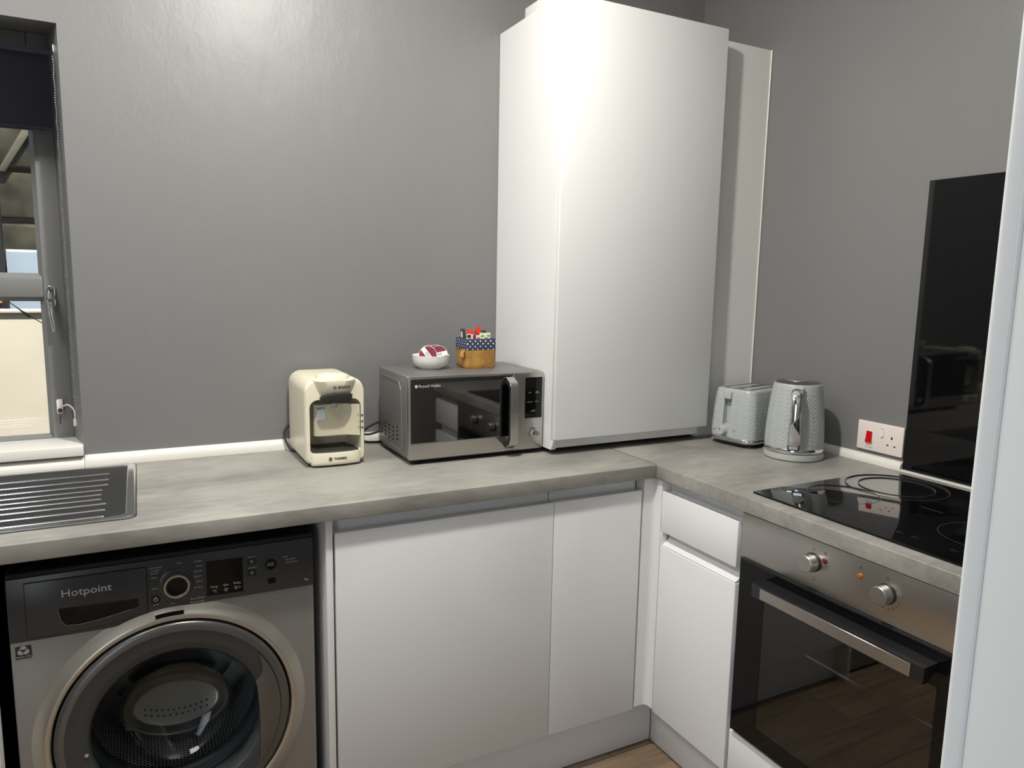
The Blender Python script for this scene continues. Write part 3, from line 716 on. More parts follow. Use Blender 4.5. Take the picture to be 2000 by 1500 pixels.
b = B()
box(b, 0.0036, 0.045, OY0 + 0.002, -0.845, 0.300, 0.750); box(b, 0.0036, 0.045, -0.415, OY1 - 0.002, 0.300, 0.750)
box(b, 0.0036, 0.045, -0.845, -0.415, 0.683, 0.750); box(b, 0.0036, 0.045, -0.845, -0.415, 0.300, 0.342); obj('door_body', b, BLACK, t, smooth=None)
b = B(); prism(b, [(0.0019, 0.7285), (-0.0385, 0.7270), (-0.0385, 0.6940), (-0.0250, 0.6940), (0.0019, 0.7130)], 'y', -0.8400, -0.4150, 0.002, 2)
hd = obj('handle', b, BLACK, frame)
b = B(); box(b, -0.0408, -0.0383, -0.8140, -0.4425, 0.6970, 0.7235, 0.0006, 1); obj('handle_strip', b, STEEL, hd, label='brushed steel strip on the handle')
b = B(); box(b, -0.002, 0.0019, -0.925, -0.34, 0.7512, 0.7568, 0.0005, 1); obj('vent_gap', b, BLACKM, t)
for yk, zk in ((-0.5475, 0.8185), (-0.7255, 0.8175)):
    b = B(); lathe(b, [(0.021, 0.0008), (0.021, -0.003)], (0, yk, zk), 'x', 28); k = obj('knob', b, BLACK, t)
    b = B(); lathe(b, [(0.0, -0.0255), (0.0172, -0.0255), (0.0185, -0.0242), (0.0196, -0.003)], (0, yk, zk), 'x', 32, cap=False); obj('knob_cap', b, STEEL, k)
for yk, m_, nm in ((-0.5785, REDL, 'red indicator lamp'), (-0.6655, AMBER, 'amber indicator lamp')):
    b = B(); lathe(b, [(0.0, -0.003), (0.004, -0.0026), (0.0062, -0.0005), (0.0062, 0.001)], (0, yk, 0.8318), 'x', 18, cap=False); obj('indicator_lamp', b, m_, t, label=nm)
b = B()
for yk, zk in ((-0.5785, 0.848), (-0.6655, 0.848), (-0.5480, 0.848), (-0.7255, 0.848)):
    ring(b, (0.0008, yk, zk), 0.0022, 0.0030, 0.0002, 'x', 14); box(b, 0.0006, 0.0008, yk - 0.0005, yk + 0.0005, zk + 0.001, zk + 0.004)
for q in (0, 1, 2): box(b, 0.0006, 0.0008, -0.554 - 0.004 * (q % 2), -0.552 - 0.004 * (q % 2), 0.778 + q * 0.004, 0.7805 + q * 0.004)
for k in range(8):
    a = -0.25 - k * 0.36; box(b, 0.0006, 0.0008, -0.7255 - 0.030 * math.cos(a) - 0.0012, -0.7255 - 0.030 * math.cos(a) + 0.0012, 0.8175 + 0.030 * math.sin(a) - 0.0012, 0.8175 + 0.030 * math.sin(a) + 0.0012)
stuff(obj('panel_marks', b, DARKP, t, smooth=None))
b = B()
for z_ in (0.545,):
    tube(b, [(0.09, -0.835, z_), (0.09, -0.43, z_)], 0.004, 8); tube(b, [(0.50, -0.835, z_), (0.50, -0.43, z_)], 0.003, 8)
    for k in range(15): tube(b, [(0.09, -0.83 + k * 0.0282, z_ + 0.002), (0.50, -0.83 + k * 0.0282, z_ + 0.002)], 0.0015, 6)
obj('rack', b, CHROME, t)

# cooker switch and socket on the right wall
t = thing('cooker_socket', 'white cooker switch plate with red rocker and a single socket', 'socket', (WX, -0.253, 0.945))
SX = 0.602
b = B(); box(b, SX, WX - 0.0005, -0.3265, -0.1805, 0.9440, 1.0295, 0.0022, 3); pl = obj('plate', b, PLUG, t)
b = B(); box(b, SX - 0.0015, SX + 0.0005, -0.2325, -0.2095, 0.966, 1.0035, 0.001, 1); obj('rocker_bezel', b, PLUG, t)
b = B(); prism(b, [(SX - 0.0010, 0.968), (SX - 0.0075, 0.9685), (SX - 0.0042, 0.985), (SX - 0.0025, 1.0018), (SX - 0.001, 1.0018)], 'y', -0.2305, -0.2118, 0.0005, 1); obj('rocker_switch', b, RED, t, label='red rocker switch')
b = B(); prism(b, [(SX, 0.992), (SX - 0.0045, 0.9925), (SX - 0.0025, 1.004), (SX - 0.0012, 1.0155), (SX, 1.0155)], 'y', -0.2665, -0.2560, 0.0005, 1); obj('rocker_switch', b, PLUG, t, label='white rocker switch')
for (a0, a1, c0, c1) in ((-0.2945, -0.2895, 0.989, 0.997), (-0.2835, -0.2775, 0.969, 0.973), (-0.3055, -0.2995, 0.9685, 0.9725)):
    b = B(); box(b, SX - 0.0003, SX + 0.0002, a0, a1, c0, c1); obj('pin_hole', b, DARKP, t, smooth=None)
b = B(); box(b, SX - 0.0032, SX - 0.0020, -0.2630, -0.2595, 1.0145, 1.0160); obj('switch_mark', b, DARKP, t, smooth=None)
b = B(); text(b, 'COOKER', 0.0062, (SX - 0.0001, -0.2215, 0.9535), '-x'); obj('lettering', b, PRINTD, t, smooth=None)

# ------------------------------------------------------------------ washing machine
t = thing('washing_machine', 'graphite washing machine with round glass door under the worktop', 'washing machine', (-1.253, 0.33, 0))
WF = 0.050; DX, DZ, DR = -1.2553, 0.4430, 0.2365
b = B(); box(b, -1.551, -0.956, WF + 0.004, 0.595, 0.012, 0.812, 0.004, 2); body = obj('body', b, GRAPH, t)
cb = B(); lathe(cb, [(0.226, 0.0), (0.226, 0.40)], (DX, 0.03, DZ), 'y', 64); cb.transform(Matrix.Translation(-t.location)); cut(body, cb)
b = B(); box(b, -1.5505, -0.9565, WF + 0.0048, 0.594, 0.8122, 0.830, 0.002, 1); obj('lid', b, BLACKM, t)  # shade of the gap below the worktop put into the lid's black
for sx in (-1.51, -0.997):
    for sy in (0.10, 0.55):
        b = B(); lathe(b, [(0.02, 0.0), (0.02, 0.0125)], (sx, sy, 0.0), 'z', 16); obj('foot', b, BLACK, t)
# fascia whose lower edge dips on the left below the drawer
fp = [(-1.549, 0.8205), (-1.549, 0.6885)] + [(-1.42, 0.6868), (-1.385, 0.6862)]
for k in range(9):
    q = k / 8; fp.append((-1.37 + q * 0.105, 0.6867 + 0.0208 * smooth01(0, 1, q)))
fp += [(-1.2, 0.7075), (-0.957, 0.7050), (-0.957, 0.8205)]
b = B(); prism(b, fp, 'y', WF, WF + 0.0045, 0.0012, 2); fa = obj('fascia', b, GRAPHD, t)
# detergent drawer front with a grip scoop
dp = [(-1.5205, 0.8105), (-1.5205, 0.6945), (-1.46, 0.6932), (-1.40, 0.6945), (-1.355, 0.699), (-1.325, 0.7045), (-1.304, 0.7075), (-1.3025, 0.8085)]
b = B(); prism(b, [(p[0] + (0.0012 if p[0] < -1.4 else -0.0012), p[1] + (0.0012 if p[1] < .75 else -.0012)) for p in dp], 'y', WF - 0.0035, WF - 0.0002, 0.001, 2); dw = obj('detergent_drawer', b, GRAPHD, t)
b = B(); prism(b, dp, 'y', WF - 0.0006, WF - 0.0001); obj('drawer_gap', b, BLACKM, t, smooth=None)
gp = [(-1.4655, 0.7475), (-1.462, 0.722), (-1.4525, 0.7095), (-1.43, 0.7075), (-1.3985, 0.710), (-1.362, 0.716), (-1.335, 0.7215), (-1.3215, 0.7255), (-1.3205, 0.7430)]
b = B(); prism(b, gp, 'y', WF - 0.0042, WF - 0.0030, 0.0004, 1); obj('grip_scoop', b, BLACKG, dw)
b = B(); tube(b, [(p[0], WF - 0.0042, p[1]) for p in gp[:7]], 0.0006, 5); obj('grip_edge', b, PRINTD, dw)
b = B(); text(b, 'Hotpoint', 0.0225, (-1.4135, WF - 0.0036, 0.7770), '-y', wide=1.08); obj('lettering', b, PRINT, t, smooth=None)
# programme dial
b = B(); lathe(b, [(0.0345, -0.0001), (0.0345, -0.002), (0.0320, -0.003)], (-1.2470, WF, 0.7605), 'y', 40); k = obj('programme_dial', b, GRAPHD, t)
b = B(); lathe(b, [(0.0205, -0.017), (0.0215, -0.0195), (0.0255, -0.0195), (0.0275, -0.016), (0.0282, -0.002)], (-1.2470, WF, 0.7605), 'y', 40, cap=False); obj('dial_ring', b, STEEL, k)
b = B(); lathe(b, [(0.0, -0.0165), (0.018, -0.0165), (0.0207, -0.017)], (-1.2470, WF, 0.7605), 'y', 40, cap=False); obj('dial_face', b, BLACKG, k)
b = B(); box(b, -1.2215, -1.2185, WF - 0.012, WF - 0.003, 0.7590, 0.7645, 0.0008, 1); obj('dial_pointer', b, STEEL, k)
# display
b = B(); prism(b, [(-1.1865, 0.7995), (-1.1875, 0.7210), (-1.1120, 0.7185), (-1.1118, 0.7978)], 'y', WF - 0.0006, WF + 0.0002); obj('display', b, BLACKG, t, smooth=None)
b = B(); text(b, 'Temp', 0.0068, (-1.1725, WF - 0.0007, 0.7395), '-y'); text(b, 'Spin', 0.0068, (-1.1480, WF - 0.0007, 0.7400), '-y'); text(b, 'Delay', 0.0068, (-1.1245, WF - 0.0007, 0.7405), '-y')
text(b, '°C', 0.009, (-1.1715, WF - 0.0007, 0.7290), '-y'); ring(b, (-1.1480, WF - 0.0007, 0.7290), 0.0024, 0.0036, 0.0002, 'y', 16); ring(b, (-1.1270, WF - 0.0007, 0.7300), 0.0020, 0.0032, 0.0002, 'y', 16); ring(b, (-1.1215, WF - 0.0007, 0.7300), 0.0020, 0.0030, 0.0002, 'y', 16, -1.2, 1.2)
obj('display_lettering', b, PRINT, t, smooth=None)
for zz in (0.7845, 0.7580):
    b = B(); prism(b, rr4(-1.1015, -1.0835, zz - 0.0075, zz + 0.0075, 0.002), 'y', WF - 0.0006, WF + 0.0002); obj('touch_button', b, BLACKG, t)
b = B(); prism(b, rr4(-1.0590, -1.0420, 0.7255, 0.7385, 0.002), 'y', WF - 0.0006, WF + 0.0002); obj('touch_button', b, BLACKG, t)
b = B(); lathe(b, [(0.0128, 0.0002), (0.0128, -0.0006)], (-1.0515, WF, 0.7710), 'y', 28); obj('touch_button', b, BLACKG, t)
b = B(); lathe(b, [(0.0090, 0.0002), (0.0090, -0.0006)], (-1.2885, WF, 0.7320), 'y', 28); obj('touch_button', b, BLACKG, t)
b = B(); ring(b, (-1.2885, WF - 0.0007, 0.7320), 0.0035, 0.0046, 0.0002, 'y', 20); box(b, -1.2892, -1.2878, WF - 0.0009, WF - 0.0007, 0.732, 0.738)
for zz in (0.7845, 0.7580): ring(b, (-1.0925, WF - 0.0007, zz), 0.0022, 0.0030, 0.0002, 'y', 16)
text(b, 'Spin & Drain', 0.0058, (-1.2065, WF - 0.0001, 0.7200), '-y'); text(b, 'Rinse & Spin', 0.0058, (-1.2065, WF - 0.0001, 0.7120), '-y'); text(b, '7kg', 0.0075, (-0.9735, WF - 0.0001, 0.7215), '-y')
stuff(obj('button_lettering', b, PRINT, t, smooth=None))
b = B(); rnd = random.Random(3)
for (x_, z_, w_) in [(-1.286, .8025, .026), (-1.287, .796, .018), (-1.289, .790, .014), (-1.289, .7805, .013), (-1.289, .7565, .012), (-1.2395, .8055, .011), (-1.2025, .8035, .017), (-1.2005, .7925, .011), (-1.2035, .7815, .017), (-1.2035, .7695, .016), (-1.2015, .7580, .013), (-1.2045, .7445, .019), (-1.2880, .7205, .010), (-1.256, .7175, .009),
                     (-1.0925, .7955, .017), (-1.0920, .7695, .019), (-1.0515, .7735, .014), (-1.0515, .7690, .014), (-1.020, .7835, .012), (-1.008, .7765, .022), (-1.006, .7700, .026)]:
    x0 = x_ - w_ / 2
    while x0 < x_ + w_ / 2:
        ww = rnd.uniform(.0012, .003); box(b, x0, min(x0 + ww, x_ + w_ / 2), WF - 0.0009, WF - 0.0001, z_ - .0014, z_ + rnd.choice((.0012, .0022))); x0 += ww + .0008
for k in range(10):
    a = -1.2 + k * 0.27; r0_ = 0.037
    box(b, -1.247 + r0_ * math.cos(a), -1.247 + r0_ * math.cos(a) + 0.006, WF - 0.0004, WF - 0.0001, 0.7605 + r0_ * math.sin(a), 0.7605 + r0_ * math.sin(a) + 0.0006)
stuff(obj('programme_marks', b, PRINTD, t, smooth=None))
# round label low left of the fascia
b = B(); prism(b, rr4(-1.5425, -1.5155, 0.6525, 0.6790, 0.0015, 3), 'y', WF + 0.0028, WF + 0.0042); lb = obj('care_sticker', b, DARKP, t)
b = B(); Y_ = WF + 0.0028
lobes = [(-1.5290 + 0.0048 * math.cos(a), 0.6690 + 0.0042 * math.sin(a)) for a in (PI / 2, PI / 2 + 2.1, PI / 2 - 2.1)]
for (x_, z_) in lobes:
    for r0_, r1_ in ((0.0, 0.0018), (0.0022, 0.0036), (0.0040, 0.0058)):
        ring(b, (x_, Y_, z_), r0_, r1_, 0.0002, 'y', 20)
text(b, 'WOOL CARE', 0.0042, (-1.529, Y_ - 0.0001, 0.6565), '-y'); obj('sticker_print', b, PRINT, lb, smooth=None)
# front bezel flare round the door (notched at the top left for the door latch)
a_n0, a_n1 = math.radians(85.5), math.radians(98)
b = B(); lathe(b, [(0.2510, -0.0115), (0.249, -0.0125), (0.2425, -0.0130), (0.2395, -0.0105), (0.2385, -0.004), (0.2385, 0.03)], (DX, WF, DZ), 'y', 110, cap=False)
lathe(b, [(0.2745, 0.0045), (0.268, 0.001), (0.258, -0.0075), (0.2510, -0.0115)], (DX, WF, DZ), 'y', 106, cap=False, a0=a_n1, a1=a_n0 + 2 * PI)
lathe(b, [(0.2745, 0.0045), (0.268, 0.001), (0.2590, -0.0066)], (DX, WF, DZ), 'y', 4, cap=False, a0=a_n0, a1=a_n1)
bmesh.ops.remove_doubles(b, verts=b.verts[:], dist=1e-5); bmesh.ops.recalc_face_normals(b, faces=b.faces[:])
obj('door_surround', b, BRONZE, t, smooth=60)
b = B(); lathe(b, [(0.2590, -0.0066), (0.2575, 0.0), (0.2520, 0.0), (0.2510, -0.0115)], (DX, WF, DZ), 'y', 8, cap=False, a0=a_n0, a1=a_n1); obj('latch_notch', b, BLACK, t)
b = B(); lathe(b, [(0.2385, 0.004), (0.2345, 0.004)], (DX, WF, DZ), 'y', 90, cap=False); obj('door_gap', b, BLACKM, t)
# door: outer ring, inner dark ring, glass bowl
b = B(); lathe(b, [(0.2350, 0.010), (0.2350, -0.011), (0.2325, -0.0145), (0.226, -0.0165), (0.2165, -0.0175)], (DX, WF, DZ), 'y', 90, cap=False); dr_ = obj('door', b, GRAPHR, t, smooth=60)
b = B(); lathe(b, [(0.2165, -0.0175), (0.2155, -0.0170), (0.195, -0.0180), (0.178, -0.0160), (0.171, -0.0105), (0.169, 0.004)], (DX, WF, DZ), 'y', 90, cap=False); obj('door_ring', b, GRAPHD, dr_, smooth=60)
# grip on the right of the door ring: a raised crescent plate
cr_ = []
for k in range(17):
    a = math.radians(38 - 80 * k / 16); cr_.append((DX + 0.2135 * math.cos(a), DZ + 0.2135 * math.sin(a)))
ci = [(DX + 0.1655, DZ - 0.125), (DX + 0.1675, DZ - 0.06), (DX + 0.1670, DZ + 0.0), (DX + 0.1635, DZ + 0.050), (DX + 0.1610, DZ + 0.0640), (DX + 0.1655, DZ + 0.0690), (DX + 0.1720, DZ + 0.0760), (DX + 0.1760, DZ + 0.0880), (DX + 0.1755, DZ + 0.1050)]
b = B(); prism(b, cr_ + ci, 'y', WF - 0.0225, WF - 0.0165, 0.0012, 2); obj('door_grip', b, GRAPHR, dr_)
b = B(); bowl = [(0.1705, -0.004), (0.164, 0.004), (0.150, 0.030), (0.128, 0.075), (0.100, 0.098), (0.055, 0.108), (0.0, 0.110)]
lathe(b, bowl, (DX, WF, DZ), 'y', 72, cap=False); obj('glass_bowl', b, GLASSP, dr_, smooth=70)
b = B(); lathe(b, [(0.0, -0.0162), (0.0035, -0.0175), (0.0045, -0.0185)][::-1], (-1.432, WF, 0.425), 'y', 12, cap=False); obj('door_rivet', b, CHROME, dr_)
# door seal and drum
b = B(); lathe(b, [(0.226, 0.010), (0.205, 0.020), (0.192, 0.045), (0.188, 0.065), (0.198, 0.080), (0.186, 0.092), (0.176, 0.098), (0.176, 0.112)], (DX, WF, DZ), 'y', 72, cap=False); obj('door_seal', b, mat('dark_grey_rubber', (0.03, 0.034, 0.036), 0.4), t, smooth=60)
b = B(); R_ = 0.223; n_ = 72
lay = b.loops.layers.uv.new('UVMap'); rows_ = [0.125 + 0.0345 * k for k in range(9)]
vs = [[b.verts.new((DX + R_ * math.cos(2 * PI * i / n_), WF + h, DZ + R_ * math.sin(2 * PI * i / n_))) for i in range(n_)] for h in rows_]
for q in range(len(rows_) - 1):
    for i in range(n_):
        j = (i + 1) % n_; f = b.faces.new((vs[q][i], vs[q][j], vs[q + 1][j], vs[q + 1][i]))
        for lp, (u, v) in zip(f.loops, ((i, rows_[q]), (i + 1, rows_[q]), (i + 1, rows_[q + 1]), (i, rows_[q + 1]))): lp[lay].uv = (u * 2 * PI * R_ / n_, v)
obj('drum', b, DRUM, t, smooth=60)
b = B(); lathe(b, [(0.223, 0.40), (0.21, 0.395), (0.12, 0.36), (0.0, 0.35)], (DX, WF, DZ), 'y', 72, cap=False); obj('drum_back', b, mat('drum_back_steel', (0.42, 0.42, 0.41), 0.22, 0.9), t, smooth=60)
b = B(); lathe(b, [(0.176, 0.112), (0.19, 0.118), (0.223, 0.125)], (DX, WF, DZ), 'y', 72, cap=False); obj('drum_rim', b, mat('drum_steel', (0.42, 0.41, 0.38), 0.3, 0.9), t, smooth=60)
# oval lifter low at the back of the drum with two rows of holes
LM = mat('lifter_steel', (0.28, 0.27, 0.245), 0.28, 0.7)
lc = Vector((DX + 0.003, 0.318, 0.338)); tilt = Matrix.Rotation(math.radians(4), 4, 'Y') @ Matrix.Rotation(math.radians(-18), 4, 'X')
b = B(); k_ = 40
secs = []
for (s_, d_) in ((1.0, 0.05), (1.0, 0.0), (0.965, -0.014), (0.90, -0.019), (0.84, -0.015), (0.78, -0.006), (0.70, -0.003), (0.4, -0.001)):
    secs.append([lc + tilt @ Vector((0.133 * s_ * math.cos(2 * PI * i / k_), d_, 0.080 * (s_ if s_ > .85 else s_ * 0.92) * math.sin(2 * PI * i / k_))) for i in range(k_)])
loft(b, secs); lf = obj('drum_lifter', b, LM, t, smooth=50)
b = B()
for row_, cnt in ((0, 12), (1, 11)):
    for k in range(cnt):
        q = (k - (cnt - 1) / 2) / (cnt / 2); px = q * 0.078; pz = -0.016 - 0.013 * row_ + 0.012 * (q * q)
        bb = B(); lathe(bb, [(0.0026, 0.0), (0.0026, -0.0008)], (px, -0.0042, pz), 'y', 10)
        bb.transform(Matrix.Translation(lc) @ tilt); merge(b, bb)
stuff(obj('lifter_holes', b, BLACKM, lf))

# ------------------------------------------------------------------ coffee machine
CX, CY = -0.8275, 0.345
t = thing('coffee_machine', 'cream pod coffee machine on the worktop left of the microwave', 'coffee machine', (CX, 0.46, HT))
x0, x1, z0, z1 = -0.9095, -0.7455, 0.9165, 1.1485
def arch(x0, x1, z0, z1, rt, rb):
    p = []
    for (cx, cz, r, a) in ((x1 - rt, z1 - rt, rt, 0), (x0 + rt, z1 - rt, rt, PI / 2), (x0 + rb, z0 + rb, rb, PI), (x1 - rb, z0 + rb, rb, 1.5 * PI)):
        p += [(cx + r * math.cos(a + PI / 2 * k / 8), cz + r * math.sin(a + PI / 2 * k / 8)) for k in range(9)]
    return p
def archring(d, y, rt=0.036, rb=0.016): return [(p[0], y, p[1]) for p in arch(x0 + d, x1 - d, z0 + d, z1 - d, rt, rb)]
b = B(); loft(b, [archring(0.006, 0.585), archring(0.001, 0.578), archring(0.0, 0.56), archring(0.0, 0.362), archring(0.0010, 0.354), archring(0.004, 0.348), archring(0.010, 0.3465)])
sh = obj('housing', b, CREAM, t)
cb = B(); cav = arch(x0 + 0.0125, x1 - 0.0125, 0.9445, 1.0925, 0.022, 0.008)
loft(cb, [[(p[0], 0.30, p[1]) for p in cav], [(p[0], 0.352, p[1]) for p in cav], [(CX + (p[0] - CX) * 0.84, 0.452, p[1]) for p in cav]])
cb.transform(Matrix.Translation(-t.location)); cut(sh, cb)
b = B(); box(b, x0 + 0.010, x1 - 0.010, 0.358, 0.578, HT + 0.0005, z0 + 0.006, 0.002); obj('base', b, BLACK, t)
# water tank side seam
b = B(); box(b, x0 - 0.0004, x0 + 0.002, 0.4985, 0.5000, 0.925, 1.118); obj('tank_seam', b, CREAMD, t, smooth=None)
# brewing head: tapered tub with a domed lid and a dark grip
def headring(w0, z, yf, yb, r):
    return [(CX + (-0.0005) + p[0], p[1], z) for p in rrect(w0 / 2, (yb - yf) / 2, r, 8, 0, (yb + yf) / 2)]
b = B(); loft(b, [headring(0.086, 1.0930, 0.350, 0.43, 0.026), headring(0.090, 1.100, 0.340, 0.43, 0.03), headring(0.108, 1.128, 0.3285, 0.435, 0.034), headring(0.117, 1.1440, 0.3240, 0.44, 0.036), headring(0.116, 1.1465, 0.3250, 0.44, 0.036)]); hd = obj('brewing_head', b, CREAM, t)
b = B(); dome = []
for (s_, h_) in ((1.0, 0.0), (0.98, 0.006), (0.9, 0.0105), (0.7, 0.0140), (0.4, 0.0158), (0.08, 0.0162)):
    dome.append([(CX + 0.046 * s_ * math.cos(2 * PI * k / 32), 0.378 + 0.042 * s_ * math.sin(2 * PI * k / 32), 1.1462 + h_) for k in range(32)])
loft(b, dome); obj('lid', b, CREAM, hd, smooth=60)
gp = [(-0.0445, 1.0985), (-0.0385, 1.1045), (-0.022, 1.1085), (0.0, 1.1105), (0.022, 1.1105), (0.040, 1.1085), (0.0435, 1.1055), (0.0425, 1.0960), (0.0385, 1.0885), (0.022, 1.0845), (0.0, 1.0838), (-0.022, 1.0850), (-0.036, 1.0885)]
b = B(); prism(b, [(CX + p[0] * 1.0, p[1]) for p in gp], 'y', 0.3295, 0.345, 0.003, 3); obj('grip', b, BLACKM, hd)
b = B(); ring(b, (CX - 0.0010 - 0.0045, 0.3225, 1.1255 + 0.001), 0.0034, 0.0046, 0.0003, 'y', 20); box(b, CX - 0.0073, CX - 0.0037, 0.3222, 0.3226, 1.1259, 1.1269); box(b, CX - 0.0078, CX - 0.0070, 0.3222, 0.3226, 1.1240, 1.1290); box(b, CX - 0.0040, CX - 0.0032, 0.3222, 0.3226, 1.1240, 1.1290)
text(b, 'BOSCH', 0.0098, (CX + 0.0205, 0.3226, 1.1262), '-y', wide=1.05, bold=0.00035)
for v in b.verts: v.co.y += 0.0044 - (v.co.z - 1.1265) * 0.28
obj('lettering', b, DARKP, hd, smooth=None)
b = B(); lathe(b, [(0.0075, 1.0845), (0.0085, 1.0700), (0.0070, 1.0640)], (CX + 0.0025, 0.372, 0), 'z', 20); obj('nozzle', b, TOASTG, t)
# splash plate
b = B()
sp = [(CX - 0.0525, 0.3770), (CX - 0.046, 0.3715), (CX - 0.02, 0.3690), (CX + 0.012, 0.3690), (CX + 0.030, 0.3665), (CX + 0.050, 0.3520), (CX + 0.066, 0.3440)]
prism(b, sp + [(p[0], p[1] + 0.004) for p in sp[::-1]], 'z', 0.9890, 1.0755); plt = obj('splash_plate', b, CREAMD, t)
b = B(); prism(b, [(p[0], p[1] - 0.0002) for p in sp[1:5]] + [(p[0], p[1] + 0.0015) for p in sp[1:5][::-1]], 'z', 0.9868, 0.9889); obj('plate_lip', b, PRINTD, plt)
b = B(); prism(b, [(-0.8735, 1.0725), (-0.8735, 1.0325), (-0.8510, 1.0335), (-0.8510, 1.0728)], 'y', 0.3678, 0.3686); stk = obj('sticker', b, STICK, t)
b = B(); text(b, 'INFO', 0.0092, (-0.8622, 0.3677, 1.0655), '-y', wide=1.0, bold=0.0003); obj('sticker_lettering', b, BLUEP, stk, smooth=None)
# right strip: three lamps with icons
for z_ in (1.0445, 1.0272, 1.0100):
    b = B(); box(b, -0.7575, -0.7515, 0.3446, 0.3468, z_ - 0.0016, z_ + 0.0016, 0.0006, 1); obj('status_lamp', b, BLACK, t)
b = B()
ring(b, (-0.7660, 0.3438, 1.0450), 0.0020, 0.0028, 0.0002, 'y', 14); ring(b, (-0.7655, 0.3438, 1.0105), 0.0022, 0.0030, 0.0002, 'y', 14); box(b, -0.7664, -0.7650, 0.3434, 0.3438, 1.0255, 1.0290)
for v in b.verts: v.co.y -= 0.0
obj('status_marks', b, DARKP, t, smooth=None)
# drip tray
tr = []
for (d_, z_) in ((0.003, 0.9135), (0.0005, 0.9165), (0.0, 0.9220), (0.0, 0.9440), (0.0015, 0.9478)):
    fr = [(CX + 0.0675 * math.cos(a) * (1 - d_ * 4), 0.352 - (0.0205 - d_) * math.sin(a) ** 0.6, z_) for a in [PI * k / 20 for k in range(21)]]
    tr.append(fr + [(CX - 0.0675 * (1 - d_ * 4), 0.420, z_), (CX + 0.0675 * (1 - d_ * 4), 0.420, z_)])
b = B(); loft(b, tr); dt = obj('drip_tray', b, CREAM, t, smooth=50)
fr = [(CX + 0.0640 * math.cos(a), 0.3545 - 0.0190 * math.sin(a) ** 0.6) for a in [PI * k / 20 for k in range(21)]]
b = B(); prism(b, fr + [(CX - 0.061, 0.395), (CX - 0.047, 0.444), (CX + 0.047, 0.444), (CX + 0.061, 0.395)], 'z', 0.9475, 0.9500, 0.0006, 1); gr_ = obj('grille', b, mat('dark_grey_grille', (0.035, 0.036, 0.034), 0.4), t)
b = B()
for (gx, gy, n_) in [(0, 0.388, 7), (0, 0.376, 8), (0, 0.364, 9), (0, 0.352, 8), (0, 0.400, 7), (0, 0.412, 6), (0, 0.424, 5)]:
    for k in range(n_): lathe(b, [(0.0028, 0.0), (0.0028, 0.0003)], (CX + (k - (n_ - 1) / 2) * 0.0125, gy, 0.9500), 'z', 8)
stuff(obj('grille_holes', b, BLACKM, gr_))
b = B(); ring(b, (CX - 0.0190, 0.3314, 0.9310), 0.0040, 0.0052, 0.0004, 'y', 20); ring(b, (CX - 0.0190, 0.3314, 0.9310), 0.0012, 0.0024, 0.0004, 'y', 14)
for a in (0.8, 2.35, 3.9, 5.5): box(b, CX - 0.0190 + 0.003 * math.cos(a) - 0.0005, CX - 0.0190 + 0.003 * math.cos(a) + 0.0005, 0.3310, 0.3314, 0.9310 + 0.003 * math.sin(a) - 0.0005, 0.9310 + 0.003 * math.sin(a) + 0.0005)
text(b, 'TASSIMO', 0.0082, (CX + 0.0085, 0.3311, 0.9308), '-y', wide=1.05, bold=0.0003); obj('lettering', b, DARKP, dt, smooth=None)
b = B(); tube(b, curve([(-0.880, 0.583, 0.99), (-0.900, 0.592, 0.985), (-0.922, 0.590, 0.962), (-0.918, 0.575, 0.93), (-0.908, 0.555, 0.9125), (-0.897, 0.545, 0.9125)], 8), 0.0035, 8); obj('cable', b, RUBBER, t)

# ------------------------------------------------------------------ microwave
t = thing('microwave', 'silver microwave with mirrored black door beside the tall cupboard', 'microwave', (-0.437, 0.40, HT))
mx0, mx1, my0, my1, mz0, mz1 = -0.648, -0.2265, 0.264, 0.535, 0.922, 1.1545
b = B(); box(b, mx0, mx1, my0 + 0.016, my1, mz0 + 0.002, mz1, 0.004, 3); obj('casing', b, MWSIDE, t)
b = B(); prism(b, rr4(mx0, mx1, mz0, mz1 - 0.001, 0.006), 'y', my0, my0 + 0.0155, 0.002, 2); obj('front_frame', b, STEELH, t)
for xx in (mx0 + 0.03, mx1 - 0.03):
    for yy in (my0 + 0.03, my1 - 0.03):
        b = B(); lathe(b, [(0.013, 0), (0.014, 0.0145)], (xx, yy, HT + 0.0003), 'z', 14); obj('foot', b, BLACK, t)
b = B(); box(b, mx0 + 0.006, mx1 - 0.006, my0 + 0.010, my1 - 0.004, mz0 - 0.006, mz0 + 0.004, 0.001, 1); obj('base_plate', b, BLACK, t)
b = B(); prism(b, rr4(mx0 + 0.002, -0.3300, mz0 + 0.002, mz1 - 0.0035, 0.004), 'y', my0 - 0.0030, my0 - 0.0002, 0.001, 2); dm = obj('door', b, STEELH, t)
b = B(); prism(b, rr4(mx0 + 0.0045, -0.3345, 0.9680, mz1 - 0.0065, 0.003), 'y', my0 - 0.0042, my0 - 0.0029, 0.0005, 1); obj('door_glass', b, MIRROR, dm)
b = B(); ring(b, (-0.6275, my0 - 0.0043, 1.1285), 0.0012, 0.0046, 0.0003, 'y', 20); ring(b, (-0.6275, my0 - 0.0043, 1.1285), 0.0, 0.0009, 0.0003, 'y', 10)
text(b, 'Russell Hobbs', 0.0115, (-0.6205, my0 - 0.0044, 1.1285), '-y', 'LEFT', wide=0.98); obj('lettering', b, PRINT, dm, smooth=None)
